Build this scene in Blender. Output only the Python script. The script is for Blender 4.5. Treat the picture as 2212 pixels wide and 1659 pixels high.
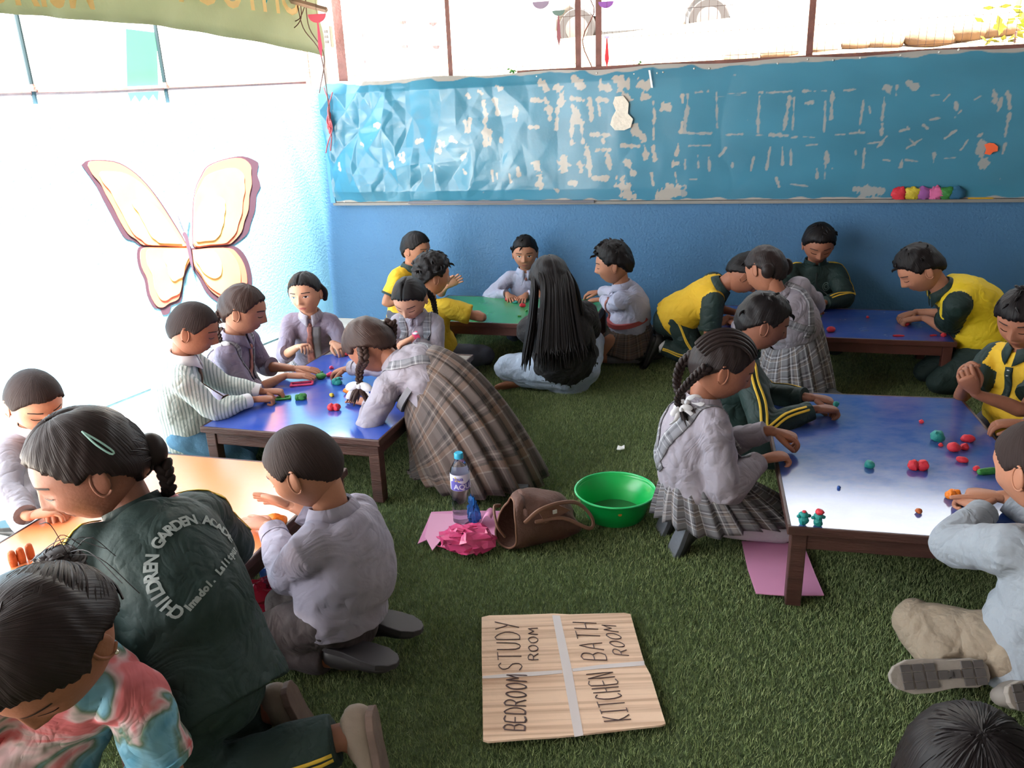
import bpy, math, random
import numpy as np
from mathutils import Vector, Matrix, noise
from mathutils.bvhtree import BVHTree
random.seed(7); RNG = np.random.default_rng(7)
SC = bpy.context.scene
COL = SC.collection
for o in list(bpy.data.objects): bpy.data.objects.remove(o)

# ------------------------------------------------------------------ camera
F_PX, PITCH, ROLL, CAM_H = 1717.0, 0.3314, -0.0387, 1.35
IW, IH = 2212, 1659
_cp, _sp = math.cos(PITCH), math.sin(PITCH)
FW = np.array([0, _cp, -_sp]); _r0 = np.array([1., 0, 0]); _u0 = np.array([0, _sp, _cp])
RT = _r0*math.cos(ROLL)+_u0*math.sin(ROLL); UP = -_r0*math.sin(ROLL)+_u0*math.cos(ROLL)
cd = bpy.data.cameras.new('camera'); cam = bpy.data.objects.new('camera', cd); COL.objects.link(cam)
cd.sensor_width = 36; cd.lens = F_PX/IW*36; cd.clip_start = .05; cd.clip_end = 200
cam.matrix_world = Matrix(((RT[0], UP[0], -FW[0], 0), (RT[1], UP[1], -FW[1], 0), (RT[2], UP[2], -FW[2], CAM_H), (0, 0, 0, 1)))
SC.camera = cam

# ------------------------------------------------------------------ light
SC.view_settings.view_transform = 'Standard'; SC.view_settings.look = 'None'
SC.view_settings.gamma = 1; SC.view_settings.use_curve_mapping = False
SC.view_settings.exposure = 3.5
wd = bpy.data.worlds.new('sky'); SC.world = wd; wd.use_nodes = True
bg = wd.node_tree.nodes['Background']; bg.inputs['Color'].default_value = (.96, .98, 1.0, 1); bg.inputs['Strength'].default_value = .85
sun = bpy.data.lights.new('sun', 'SUN'); sun.energy = 12.0; sun.angle = math.radians(7); sun.color = (1, .95, .86)
so = bpy.data.objects.new('sun', sun); COL.objects.link(so)
SUN_FROM = Vector((.009, -.316, .94)).normalized()      # direction towards the hazy sun, high and a little behind the camera
so.rotation_euler = SUN_FROM.to_track_quat('Z', 'Y').to_euler(); so.location = (-3, -2, 8)

# ------------------------------------------------------------------ helpers
def pix(px, py, A, n):
    d = FW+RT*(px-IW/2)/F_PX-UP*(py-IH/2)/F_PX; o = np.array([0, 0, CAM_H])
    return o+d*(((np.asarray(A, float)-o)@n)/(d@n))
def atz(px, py, z=0.): return pix(px, py, (0, 0, z), np.array([0, 0, 1.]))
def aty(px, py, y): return pix(px, py, (0, y, 0), np.array([0, 1., 0]))
WD = np.array([.957, -.29, 0]); WN = np.array([.29, .957, 0])          # along / into the back wall
def wf(s, t, z=0.): return WD*s+WN*t+np.array([0, 0, z])
def nv(v): v = np.asarray(v, float); return v/(np.linalg.norm(v)+1e-9)
def lin(c):
    return tuple(((x/255)/12.92 if x/255 <= .04045 else ((x/255+.055)/1.055)**2.4) for x in c)
MATS = {}
def mat(name, rgb=None, rough=.7, bump=0, bscale=60, var=0, vscale=8, metal=0, alpha=1, trans=0, emit=None, spec=.5, sheen=0, coat=0, stretch=None):
    if name in MATS: return MATS[name]
    m = bpy.data.materials.new(name); m.use_nodes = True; MATS[name] = m
    nt = m.node_tree; b = nt.nodes['Principled BSDF']
    c = lin(rgb) if rgb else (.5, .5, .5)
    b.inputs['Base Color'].default_value = (*c, 1); b.inputs['Roughness'].default_value = rough
    b.inputs['Metallic'].default_value = metal; b.inputs['Specular IOR Level'].default_value = spec
    if trans: b.inputs['Transmission Weight'].default_value = trans; b.inputs['IOR'].default_value = 1.3
    if alpha < 1: b.inputs['Alpha'].default_value = alpha
    if sheen: b.inputs['Sheen Weight'].default_value = sheen
    if coat: b.inputs['Coat Weight'].default_value = coat; b.inputs['Coat Roughness'].default_value = .15
    tc = nt.nodes.new('ShaderNodeTexCoord')
    src = tc.outputs['Object']
    if stretch:
        mp = nt.nodes.new('ShaderNodeMapping'); mp.inputs['Scale'].default_value = stretch; nt.links.new(src, mp.inputs[0]); src = mp.outputs[0]
    if var:
        n = nt.nodes.new('ShaderNodeTexNoise'); n.inputs['Scale'].default_value = vscale; n.inputs['Detail'].default_value = 5
        nt.links.new(src, n.inputs['Vector'])
        r = nt.nodes.new('ShaderNodeValToRGB'); r.color_ramp.elements[0].position = .3; r.color_ramp.elements[1].position = .7
        r.color_ramp.elements[0].color = (*[x*(1-var) for x in c], 1); r.color_ramp.elements[1].color = (*[min(1, x*(1+var)) for x in c], 1)
        nt.links.new(n.outputs['Fac'], r.inputs[0]); nt.links.new(r.outputs[0], b.inputs['Base Color'])
    if bump:
        n2 = nt.nodes.new('ShaderNodeTexNoise'); n2.inputs['Scale'].default_value = bscale; n2.inputs['Detail'].default_value = 4
        nt.links.new(src, n2.inputs['Vector'])
        bp = nt.nodes.new('ShaderNodeBump'); bp.inputs['Strength'].default_value = min(1, bump); bp.inputs['Distance'].default_value = .01*max(1, bump)
        nt.links.new(n2.outputs['Fac'], bp.inputs['Height']); nt.links.new(bp.outputs[0], b.inputs['Normal'])
    return m
def attrmat(name, rough=.6, bump=0, bscale=40, spec=.5, metal=0):
    m = mat(name, (128, 128, 128), rough, bump, bscale, spec=spec, metal=metal); nt = m.node_tree
    a = nt.nodes.new('ShaderNodeAttribute'); a.attribute_name = 'tint'
    nt.links.new(a.outputs['Color'], nt.nodes['Principled BSDF'].inputs['Base Color']); return m

class MB:
    def __init__(s): s.v = []; s.f = []; s.m = []; s.uv = []
    def add(s, V, F, mi=0, UV=None):
        k = len(s.v); s.v.extend([tuple(map(float, p)) for p in V]); s.f.extend([tuple(int(i)+k for i in q) for q in F]); s.m.extend([mi]*len(F))
        if UV is not None:
            while len(s.uv) < k: s.uv.append((0, 0))
            s.uv.extend(UV)
        return s
    def box(s, c, h, ax=None, mi=0):
        ax = np.eye(3) if ax is None else ax; c = np.asarray(c, float)
        V = [c+ax[0]*h[0]*i+ax[1]*h[1]*j+ax[2]*h[2]*k for i in (-1, 1) for j in (-1, 1) for k in (-1, 1)]
        return s.add(V, [(0, 1, 3, 2), (4, 6, 7, 5), (0, 4, 5, 1), (2, 3, 7, 6), (0, 2, 6, 4), (1, 5, 7, 3)], mi)
    def prism(s, pts, d, mi=0):
        n = len(pts); d = np.asarray(d, float); pts = [np.asarray(p, float) for p in pts]
        V = pts+[p+d for p in pts]
        return s.add(V, [tuple(range(n))[::-1], tuple(range(n, 2*n))]+[(i, (i+1) % n, (i+1) % n+n, i+n) for i in range(n)], mi)
    def mesh(s, name):
        me = bpy.data.meshes.new(name); me.from_pydata(s.v, [], s.f)
        if any(s.m): me.polygons.foreach_set('material_index', s.m)
        if s.uv:
            while len(s.uv) < len(s.v): s.uv.append((0, 0))
            ul = me.uv_layers.new(name='uv'); li = np.zeros(len(me.loops), int); me.loops.foreach_get('vertex_index', li)
            ul.data.foreach_set('uv', np.array(s.uv, float)[li].ravel())
        return me
def shade(me, smooth=True, angle=None):
    me.polygons.foreach_set('use_smooth', [smooth]*len(me.polygons)); me.update()
    if smooth and angle: 
        try: me.set_sharp_from_angle(angle=math.radians(angle))
        except Exception: pass
def obj(name, mb, mats, parent=None, smooth=True, origin=None, angle=40, bevel=0):
    """link one mesh object; world-space vertices are stored relative to the parent (or origin)"""
    base = np.array(parent['_base']) if parent is not None else np.asarray(origin if origin is not None else (0, 0, 0), float)
    if isinstance(mb, MB):
        mb.v = [tuple(np.array(p)-base) for p in mb.v]; me = mb.mesh(name)
    else:
        me = mb
        if not me.get('_rel'):
            co = np.zeros(len(me.vertices)*3); me.vertices.foreach_get('co', co); co = co.reshape(-1, 3)-base; me.vertices.foreach_set('co', co.ravel())
    for m in (mats if isinstance(mats, (list, tuple)) else [mats]): me.materials.append(m)
    shade(me, smooth, angle)
    o = bpy.data.objects.new(name, me); COL.objects.link(o)
    if parent is not None:
        o.parent = parent
        p = parent
        o['_base'] = [float(x) for x in base]
    else: o.location = base; o['_base'] = [float(x) for x in base]
    if bevel:
        md = o.modifiers.new('bevel', 'BEVEL'); md.width = bevel; md.segments = 2; md.limit_method = 'ANGLE'
    return o
def tag(o, label, cat=None, group=None, kind=None):
    if label: o['label'] = label
    if cat: o['category'] = cat
    if group: o['group'] = group
    if kind: o['kind'] = kind
    return o
def thing(name, base, label=None, cat=None, group=None, kind=None):
    o = bpy.data.objects.new(name, None); COL.objects.link(o); o.location = [float(x) for x in base]; o['_base'] = [float(x) for x in base]
    o.empty_display_size = .05
    return tag(o, label, cat, group, kind)

def frames(P):
    P = np.asarray(P, float); T = np.gradient(P, axis=0); T /= np.linalg.norm(T, axis=1)[:, None]+1e-12; return P, T
def catmull(rows, n=4):
    rows = np.asarray(rows, float)
    if len(rows) < 3: 
        t = np.linspace(0, 1, n+1)[:, None]; return rows[0]*(1-t)+rows[1]*t
    R = np.vstack([2*rows[0]-rows[1], rows, 2*rows[-1]-rows[-2]]); out = []
    for i in range(1, len(R)-2):
        for t in np.linspace(0, 1, n, endpoint=False):
            a, b, c, d = R[i-1:i+3]; out.append(.5*(2*b+(c-a)*t+(2*a-5*b+4*c-d)*t*t+(3*b-a-3*c+d)*t**3))
    out.append(rows[-1]); return np.array(out)
def tube(rows, right=None, seg=12, n=4, cap='round', power=2.0):
    """rows: (x,y,z,rx,ry). rx runs along `right` (or any perpendicular). Closed surface."""
    rows = np.array(rows, float)
    if n > 1: rows = catmull(rows, n)
    rows[:, 3:] = np.maximum(rows[:, 3:], 1e-4)
    P, T = frames(rows[:, :3]); V = []; F = []
    if right is None:
        right = np.array([0, 0, 1.]) if abs(T[0][2]) < .9 else np.array([1., 0, 0]); carry = True
    else: right = np.asarray(right, float); carry = False
    R = []
    X = right
    for i in range(len(P)):
        x = (X if carry else right); x = x-T[i]*(x@T[i]); x = nv(x); X = x
        R.append((x, np.cross(T[i], x)))
    rings = []
    def ring(p, x, y, rx, ry):
        k = len(V)
        for j in range(seg):
            a = 2*math.pi*j/seg; c, s_ = math.cos(a), math.sin(a)
            if power != 2: c = math.copysign(abs(c)**(2/power), c); s_ = math.copysign(abs(s_)**(2/power), s_)
            V.append(p+x*rx*c+y*ry*s_)
        rings.append(k)
    def endcap(i, sgn):
        p, (x, y), rx, ry = P[i], R[i], rows[i, 3], rows[i, 4]; r = min(rx, ry)
        lst = [(.97, .3), (.8, .62), (.45, .9)] if cap == 'round' else [(.96, .0)]
        return [(p+T[i]*sgn*r*o, x, y, rx*k, ry*k) for k, o in lst]
    st = endcap(0, -1)
    for q in reversed(st): ring(*q)
    for i in range(len(P)): ring(P[i], *R[i], rows[i, 3], rows[i, 4])
    for q in endcap(len(P)-1, 1): ring(*q)
    for a, b in zip(rings[:-1], rings[1:]):
        for j in range(seg): F.append((a+j, a+(j+1) % seg, b+(j+1) % seg, b+j))
    k = len(V); r0 = min(rows[0, 3:]); r1 = min(rows[-1, 3:])
    V.append(P[0]-T[0]*(r0 if cap == 'round' else 0)); V.append(P[-1]+T[-1]*(r1 if cap == 'round' else 0))
    a, b = rings[0], rings[-1]
    for j in range(seg): F.append((k, a+(j+1) % seg, a+j)); F.append((k+1, b+j, b+(j+1) % seg))
    return V, F
def ell(c, r, ax=None, nu=14, nv_=9):
    c = np.asarray(c, float); ax = np.eye(3) if ax is None else np.asarray(ax); V = []; F = []
    for i in range(1, nv_):
        th = math.pi*i/nv_
        for j in range(nu):
            ph = 2*math.pi*j/nu
            V.append(c+ax[0]*r[0]*math.sin(th)*math.cos(ph)+ax[1]*r[1]*math.sin(th)*math.sin(ph)+ax[2]*r[2]*math.cos(th))
    for i in range(nv_-2):
        for j in range(nu): F.append((i*nu+j, (i+1)*nu+j, (i+1)*nu+(j+1) % nu, i*nu+(j+1) % nu))
    k = len(V); V += [c+ax[2]*r[2], c-ax[2]*r[2]]; b = (nv_-2)*nu
    for j in range(nu): F.append((k, j, (j+1) % nu)); F.append((k+1, b+(j+1) % nu, b+j))
    return V, F
def wire(pts, r, n=6, seg=6):
    pts = np.asarray(pts, float); rows = np.hstack([pts, np.full((len(pts), 2), r)]); return tube(rows, None, seg, n)
def remesh(mb, voxel=.008, smooth=4, factor=.5):
    me = mb.mesh('tmp'); o = bpy.data.objects.new('tmp', me); COL.objects.link(o)
    md = o.modifiers.new('r', 'REMESH'); md.mode = 'VOXEL'; md.voxel_size = voxel; md.adaptivity = 0
    if smooth: ms = o.modifiers.new('s', 'SMOOTH'); ms.factor = factor; ms.iterations = smooth
    dg = bpy.context.evaluated_depsgraph_get(); ev = o.evaluated_get(dg); m2 = ev.to_mesh()
    nvx = len(m2.vertices); co = np.zeros(nvx*3); m2.vertices.foreach_get('co', co)
    Fs = [tuple(p.vertices) for p in m2.polygons]
    ev.to_mesh_clear(); bpy.data.objects.remove(o); bpy.data.meshes.remove(me)
    return co.reshape(-1, 3), Fs
def normals(V, Fs):
    Q = np.array([f if len(f) == 4 else (*f, f[-1]) for f in Fs]); n = np.cross(V[Q[:, 2]]-V[Q[:, 0]], V[Q[:, 3]]-V[Q[:, 1]])
    N = np.zeros_like(V)
    for k in range(4): np.add.at(N, Q[:, k], n)
    return N/(np.linalg.norm(N, axis=1)[:, None]+1e-12)
def fbm(P, sc, seed=0, oct=3):
    """cheap smooth pseudo-noise in numpy"""
    r = np.random.default_rng(seed); out = np.zeros(len(P)); amp = 1.
    for k in range(oct):
        for j in range(4):
            w = r.normal(size=3)*sc; ph = r.uniform(0, 6.28); w2 = r.normal(size=3)*sc*.6
            out += amp*.35*np.sin(P@w+ph+1.2*np.sin(P@w2+ph*2))
        sc *= 2; amp *= .5
    return out
def textmesh(s, size=1, bold=0.):
    cu = bpy.data.curves.new('t', 'FONT'); cu.body = s; cu.size = size; cu.align_x = 'CENTER'; cu.offset = bold; cu.resolution_u = 3
    o = bpy.data.objects.new('t', cu); COL.objects.link(o); dg = bpy.context.evaluated_depsgraph_get()
    me = o.evaluated_get(dg).to_mesh(); V = np.array([v.co[:] for v in me.vertices]).reshape(-1, 3); Fs = [tuple(p.vertices) for p in me.polygons]
    o.evaluated_get(dg).to_mesh_clear(); bpy.data.objects.remove(o); bpy.data.curves.remove(cu); return V, Fs
# ================================================================== THE SETTING
WT = 4.98                       # back wall plane (along WN)
CORNER = wf(-2.825, WT); EW = nv((-.42, -.907, 0)); EN = np.array([.907, -.42, 0])     # left wall direction and inward normal
def struct(name, mb, m, **k): return tag(obj(name, mb, m, **k), None, kind='structure')
m_conc = mat('concrete', (196, 190, 182), .9, .5, 30, .16, 5)
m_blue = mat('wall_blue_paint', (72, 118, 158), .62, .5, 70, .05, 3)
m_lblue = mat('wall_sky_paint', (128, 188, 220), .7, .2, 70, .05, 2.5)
m_wood = mat('dark_wood', (74, 46, 40), .45, .25, 30, .25, 6, stretch=(1, 1, 8))
m_rust = mat('rusty_steel', (122, 78, 70), .65, .4, 50, .25, 12)
m_grey = mat('grey_plaster', (140, 136, 132), .9, .3, 30, .1, 4)

mb = MB(); mb.box((-1, 3, -.06), (7, 7, .045)); struct('floor', mb, m_conc, smooth=False)
mb = MB(); a = wf(-3.1, WT); 
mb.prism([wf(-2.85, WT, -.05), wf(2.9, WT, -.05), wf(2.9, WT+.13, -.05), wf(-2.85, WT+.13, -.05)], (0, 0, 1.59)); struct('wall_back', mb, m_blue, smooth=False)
mb = MB(); e2 = CORNER+EW*3.6
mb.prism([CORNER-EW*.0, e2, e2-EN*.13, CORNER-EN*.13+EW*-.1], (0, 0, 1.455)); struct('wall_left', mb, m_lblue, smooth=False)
mb = MB(); mb.prism([wf(2.75, -1.4), wf(2.87, -1.4), wf(2.87, WT), wf(2.75, WT)], (0, 0, 2.3)); struct('wall_right_added', mb, m_grey, smooth=False)  # unseen wall, added to keep the right side of the room dim
mb = MB(); mb.prism([wf(-2.3, -1.52), wf(2.87, -1.52), wf(2.87, -1.4), wf(-2.3, -1.4)], (0, 0, 2.3)); struct('wall_rear_added', mb, m_grey, smooth=False)  # added behind the camera, out of view, to block fill light from there
# narrow skirting strip where the turf meets the back wall
mb = MB(); mb.prism([wf(-2.4, WT-.012), wf(2.75, WT-.012), wf(2.75, WT), wf(-2.4, WT)], (0, 0, .018)); struct('baseboard_back', mb, m_grey, smooth=False)

# corrugated roof over the classroom (its left eave carries the banner)
V = []; Fq = []; ns = 220
m_roof = mat('roof_sheet', (104, 106, 106), .6, .1, 10)
for i in range(ns+1):
    s = -2.68+(2.95+2.68)*i/ns; z = 2.34+.012*math.sin(i*2.2)
    V += [wf(s, -1.5, z), wf(s, WT+.35, z), wf(s, WT+.35, z+.01), wf(s, -1.5, z+.01)]
for i in range(ns):
    k = 4*i
    for j in range(4): Fq.append((k+j, k+(j+1) % 4, k+4+(j+1) % 4, k+4+j))
struct('ceiling', MB().add(V, Fq), m_roof)
mb = MB()
for t in (4.95, 3.3, 1.6, 0): mb.prism([wf(-2.66, t-.025, 2.26), wf(2.75, t-.025, 2.26), wf(2.75, t+.025, 2.26), wf(-2.66, t+.025, 2.26)], (0, 0, .06))
struct('trim_1', mb, m_rust, smooth=False)

# ------------------------------------------------------------------ turf
m_turfb = mat('turf_backing', (70, 84, 50), .95, .5, 300, .2, 40)
def bladetile(seed, w=.4, n=9500):
    r = np.random.default_rng(seed); p = r.uniform(-w/2, w/2, (n, 2)); a = r.uniform(0, 2*math.pi, n); h = r.uniform(.009, .016, n); ln = r.normal(0, .0055, (n, 2)); wd_ = r.uniform(.0009, .0017, n)
    V = np.zeros((n, 3, 3)); dx = np.stack([np.cos(a), np.sin(a)], 1)*wd_[:, None]
    V[:, 0, :2] = p-dx; V[:, 1, :2] = p+dx; V[:, 2, :2] = p+ln; V[:, 2, 2] = h; V[:, :2, 2] = -.004
    me = bpy.data.meshes.new('turf_blades'); me.from_pydata(V.reshape(-1, 3).tolist(), [], np.arange(3*n).reshape(-1, 3).tolist()); return me
m_bl = bpy.data.materials.new('turf_blade'); m_bl.use_nodes = True; nt = m_bl.node_tree; b = nt.nodes['Principled BSDF']; b.inputs['Roughness'].default_value = .55
g = nt.nodes.new('ShaderNodeNewGeometry'); r = nt.nodes.new('ShaderNodeValToRGB'); nt.links.new(g.outputs['Random Per Island'], r.inputs[0]); nt.links.new(r.outputs[0], b.inputs['Base Color'])
r.color_ramp.elements[0].color = (*lin((92, 110, 66)), 1); r.color_ramp.elements[1].color = (*lin((174, 184, 130)), 1)
e = r.color_ramp.elements.new(.6); e.color = (*lin((134, 152, 98)), 1)
tileobs = []
for k in range(3):
    me = bladetile(k); me.materials.append(m_bl); tileobs.append(bpy.data.objects.new('turf_blades', me))
def turf(name, s0, s1, t0, t1, z0, label):
    root = thing(name, wf((s0+s1)/2, t0, z0), label, 'carpet')
    mb = MB(); mb.prism([wf(s0, t0, z0-.014), wf(s1, t0, z0-.014), wf(s1, t1, z0-.014), wf(s0, t1, z0-.014)], (0, 0, .005)); obj('backing', mb, m_turfb, root, False)
    # pile: a point cloud of tiles, instanced with geometry nodes
    ns_, nt_ = max(1, round((s1-s0)/.4)), max(1, round((t1-t0)/.4)); pts = []
    for i in range(ns_):
        for j in range(nt_): pts.append(wf(s0+(i+.5)*(s1-s0)/ns_, t0+(j+.5)*(t1-t0)/nt_, z0-.009)-np.array(root['_base']))
    me = bpy.data.meshes.new('pile'); me.from_pydata([tuple(p) for p in pts], [], []); o = bpy.data.objects.new('pile', me); COL.objects.link(o); o.parent = root
    ng = bpy.data.node_groups.new('pile_tiles', 'GeometryNodeTree'); ng.interface.new_socket('Geometry', in_out='INPUT', socket_type='NodeSocketGeometry'); ng.interface.new_socket('Geometry', in_out='OUTPUT', socket_type='NodeSocketGeometry')
    N = ng.nodes; gi, go = N.new('NodeGroupInput'), N.new('NodeGroupOutput'); jn = N.new('GeometryNodeJoinGeometry')
    for k in range(3):
        sel = N.new('FunctionNodeCompare'); sel.data_type = 'INT'; sel.operation = 'EQUAL'
        rv = N.new('FunctionNodeRandomValue'); rv.data_type = 'INT'; rv.inputs['Min'].default_value = 0 if 'Min' in rv.inputs else 0
        ints = [s_ for s_ in rv.inputs if s_.type == 'INT']; ints[0].default_value = 0; ints[1].default_value = 2; ints[-1].default_value = 5
        oi = N.new('GeometryNodeObjectInfo'); oi.inputs['Object'].default_value = tileobs[k]; oi.inputs['As Instance'].default_value = True
        ip = N.new('GeometryNodeInstanceOnPoints'); ip.inputs['Rotation'].default_value = (0, 0, math.atan2(WD[1], WD[0])+[0, math.pi/2, math.pi][k])
        ip.inputs['Scale'].default_value = ((s1-s0)/ns_/.4*1.01, (t1-t0)/nt_/.4*1.01, 1) if k != 1 else ((t1-t0)/nt_/.4*1.01, (s1-s0)/ns_/.4*1.01, 1)
        outi = [s_ for s_ in rv.outputs if s_.type == 'INT'][0]; ci = [s_ for s_ in sel.inputs if s_.type == 'INT']
        ng.links.new(outi, ci[0]); ci[1].default_value = k
        ng.links.new(gi.outputs[0], ip.inputs['Points']); ng.links.new(sel.outputs[0], ip.inputs['Selection']); ng.links.new(oi.outputs['Geometry'], ip.inputs['Instance']); ng.links.new(ip.outputs[0], jn.inputs[0])
    ng.links.new(jn.outputs[0], go.inputs[0]); o.modifiers.new('pile', 'NODES').node_group = ng
    me.materials.append(m_bl); o['kind'] = 'stuff'
    return root
turf('turf_carpet', -2.4, 2.74, 3.30, WT-.012, 0, 'green artificial turf carpet strip along the blue back wall')
turf('turf_carpet', -2.4, 2.74, -.6, 3.29, .004, 'green artificial turf carpet with the cardboard sheet and green basin on it')

# ------------------------------------------------------------------ crumpled blue sheet on the back wall, with peeled paint
def backpt(px, py): return pix(px, py, wf(0, WT-.014), WN)
S0, S1, Z0, Z1 = -2.707, 2.4, .803, 1.562
nx, nz = 1100, 168
ss = np.linspace(S0, S1, nx); zz = np.linspace(Z0, Z1, nz); SS, ZZ = np.meshgrid(ss, zz, indexing='ij'); Q = np.stack([SS.ravel(), ZZ.ravel(), np.zeros(nx*nz)], 1)
cr = np.clip((-1.15-Q[:, 0])/1.2, 0, 1)*.9+.06                     # crumpling is strong at the left end
def ridged(P, sc, seed):
    return np.abs(fbm(P, sc, seed, 1))
def facets(P, cell, seed):
    r = np.random.default_rng(seed); G = r.uniform(0, 1, (80, 40)); w = P[:, :2]+np.stack([fbm(P, 5, seed, 1), fbm(P, 5, seed+1, 1)], 1)*cell*.28
    u = (w[:, 0]+4)/cell; v = (w[:, 1])/(cell*1.35); i = np.floor(u).astype(int) % 79; j = np.floor(v).astype(int) % 39; a, b_ = u-np.floor(u), v-np.floor(v); f = (i+j) % 2 == 0
    a = np.where(f, a, 1-a); g00 = np.where(f, G[i, j], G[i+1, j]); g10 = np.where(f, G[i+1, j], G[i, j]); g01 = np.where(f, G[i, j+1], G[i+1, j+1]); g11 = np.where(f, G[i+1, j+1], G[i, j+1])
    return np.where(a+b_ < 1, g00+a*(g10-g00)+b_*(g01-g00), g11+(1-a)*(g01-g11)+(1-b_)*(g10-g11))
d = cr*(.075*facets(Q, .19, 3)+.026*facets(Q, .085, 8)+.004*ridged(Q, 30, 9))+.006*fbm(Q*[1, .4, 1], 3, 5)*(1-cr)
edge = np.minimum(1, np.minimum(Q[:, 1]-Z0, Z1-Q[:, 1])/.07)*.8+.2
ztop = np.where(Q[:, 1] > 1.5, .006*np.sin(Q[:, 0]*9)*(Q[:, 1]-1.5)/.06, 0)
d = .006+np.abs(d)*edge
Vb = [wf(s, WT-.012-dd, z+zt) for s, z, dd, zt in zip(Q[:, 0], Q[:, 1], d, ztop)]
Fb = [(i*nz+j, (i+1)*nz+j, (i+1)*nz+j+1, i*nz+j+1) for i in range(nx-1) for j in range(nz-1)]
# peel marks: pixel strokes read off the photograph, laid on the sheet as paint loss (x0,y0,x1,y1,half width px)
strokes = [(1075,185,1083,190,5),(1170,178,1182,192,6),(1240,170,1257,188,7),(1300,185,1315,190,8),(1335,175,1352,185,9),(1388,182,1400,190,7),(1048,218,1053,262,4),(1072,215,1078,245,5),(1009,262,1012,280,4),(1018,255,1018,282,4),
(1052,270,1055,310,7),(1085,300,1088,310,5),(1115,230,1118,260,5),(1150,215,1170,218,5),(1145,275,1165,275,3),(1182,215,1190,252,6),(1205,235,1202,275,5),(1208,190,1215,225,9),(1236,212,1258,216,5),(1240,232,1250,260,7),(1238,250,1236,308,4),(1257,270,1260,308,3),
(1275,215,1278,255,5),(1292,215,1312,218,5),(1295,230,1296,248,4),(1280,293,1318,292,5),(1302,300,1304,308,4),(1290,322,1316,321,5),(1343,315,1380,316,4),(1370,275,1392,302,8),(1392,315,1396,342,5),(1412,318,1414,345,5),(1412,220,1414,255,2.5),(1412,260,1412,300,2.5),
(1390,208,1400,208,7),(1385,180,1397,180,8),(1434,228,1442,230,8),(1474,205,1476,222,4),(1487,205,1480,285,4),(1474,265,1471,285,4),(1502,200,1518,199,3),(1530,198,1533,200,5),(1548,200,1549,275,2.5),(1572,203,1611,200,2),(1640,200,1648,199,4),(1640,208,1637,285,3.5),(1655,200,1710,197,3),
(1705,210,1694,280,4),(1716,212,1712,280,2),(1735,198,1760,197,5),(1740,223,1755,223,5),(1775,197,1785,196,4),(1798,198,1796,255,3.5),(1783,220,1780,285,2.5),(1822,195,1848,193,2.5),(1865,218,1855,285,2.5),(1877,230,1880,245,2),(1910,210,1905,260,2.5),(1905,268,1903,292,4),
(1915,188,1920,200,6),(1937,185,1935,205,3),(1965,178,1975,190,8),(1485,288,1535,288,3),(1568,291,1604,290,3),(1633,292,1650,292,3),(1662,292,1700,293,4),(1710,297,1722,296,4),(1735,295,1760,297,1.5),(1805,291,1825,290,2),(1835,288,1865,286,2),(1488,315,1534,314,2.5),
(1465,310,1462,335,3.5),(1455,352,1465,352,6),(1481,345,1480,365,3),(1508,335,1509,362,2.5),(1531,340,1533,368,3),(1567,320,1555,338,3),(1583,352,1582,360,3),(1628,340,1622,368,2.5),(1664,318,1655,365,3),(1690,318,1690,355,2.5),(1708,318,1708,355,2.5),(1742,314,1765,312,1.5),
(1786,328,1786,350,4),(1764,365,1765,383,3),(1784,345,1781,386,1.5),(1867,320,1864,362,2.5),(1848,325,1848,333,2),(1873,310,1910,305,2),(1895,318,1915,295,3),(1958,320,1990,300,3),(1965,300,1975,312,3),(2042,298,2065,282,3),(2075,323,2090,302,3),(2018,332,2016,350,3.5),(1948,345,1944,360,4),(1955,345,1982,349,2.5),
(1908,345,1922,347,2),(2040,342,2062,340,1.5),(2146,195,2150,215,6),(2160,215,2155,240,4),(2175,195,2180,235,4),(2180,245,2170,295,3),(2170,310,2165,330,3),(2118,292,2122,358,9),(2120,300,2112,330,6),(2065,222,2066,238,3),(2010,206,2028,205,2),(2038,218,2050,205,2),(2062,252,2075,240,3),(2010,258,2030,255,2.5),
(1995,270,2003,278,3),(1945,283,1962,278,2),(2105,215,2118,208,2),(1430,415,1475,412,12),(1448,405,1455,410,11),(1850,412,1900,412,11),(1870,403,1880,408,8),(1345,400,1358,420,13),(1355,395,1362,400,7),(1270,320,1272,360,6),(1215,345,1220,365,9),(1160,355,1164,365,7),(1166,380,1168,408,6),(1280,385,1310,387,6),(1275,345,1276,380,4),
(1252,350,1256,370,4),(1312,335,1318,365,5),(1352,345,1370,375,5),(1408,375,1412,400,3),(1459,372,1461,393,3),(1490,387,1505,387,2),(1678,385,1682,402,4),(1705,397,1745,402,2.5),(1015,205,1018,212,4),(1040,198,1044,202,4),(1060,290,1062,300,5),(980,300,990,306,5),(905,305,912,300,5),(1000,338,1010,333,5),(950,322,955,324,6),(850,355,855,360,5),(868,335,872,340,4),
(935,360,938,366,4),(955,310,962,312,7),(1005,365,1007,372,4),(1065,368,1068,390,2.5),(1075,375,1077,385,3),(1120,365,1123,378,4),(1102,378,1106,392,3),(1235,395,1242,397,5),(1198,408,1206,412,4),(1540,210,1600,205,0.1),(740,352,743,365,3),(785,310,790,313,3),(820,271,826,272,5),(875,330,876,345,4),(1345,200,1352,215,10)]
mask = np.zeros((nx, nz)); r_ = RNG
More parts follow.
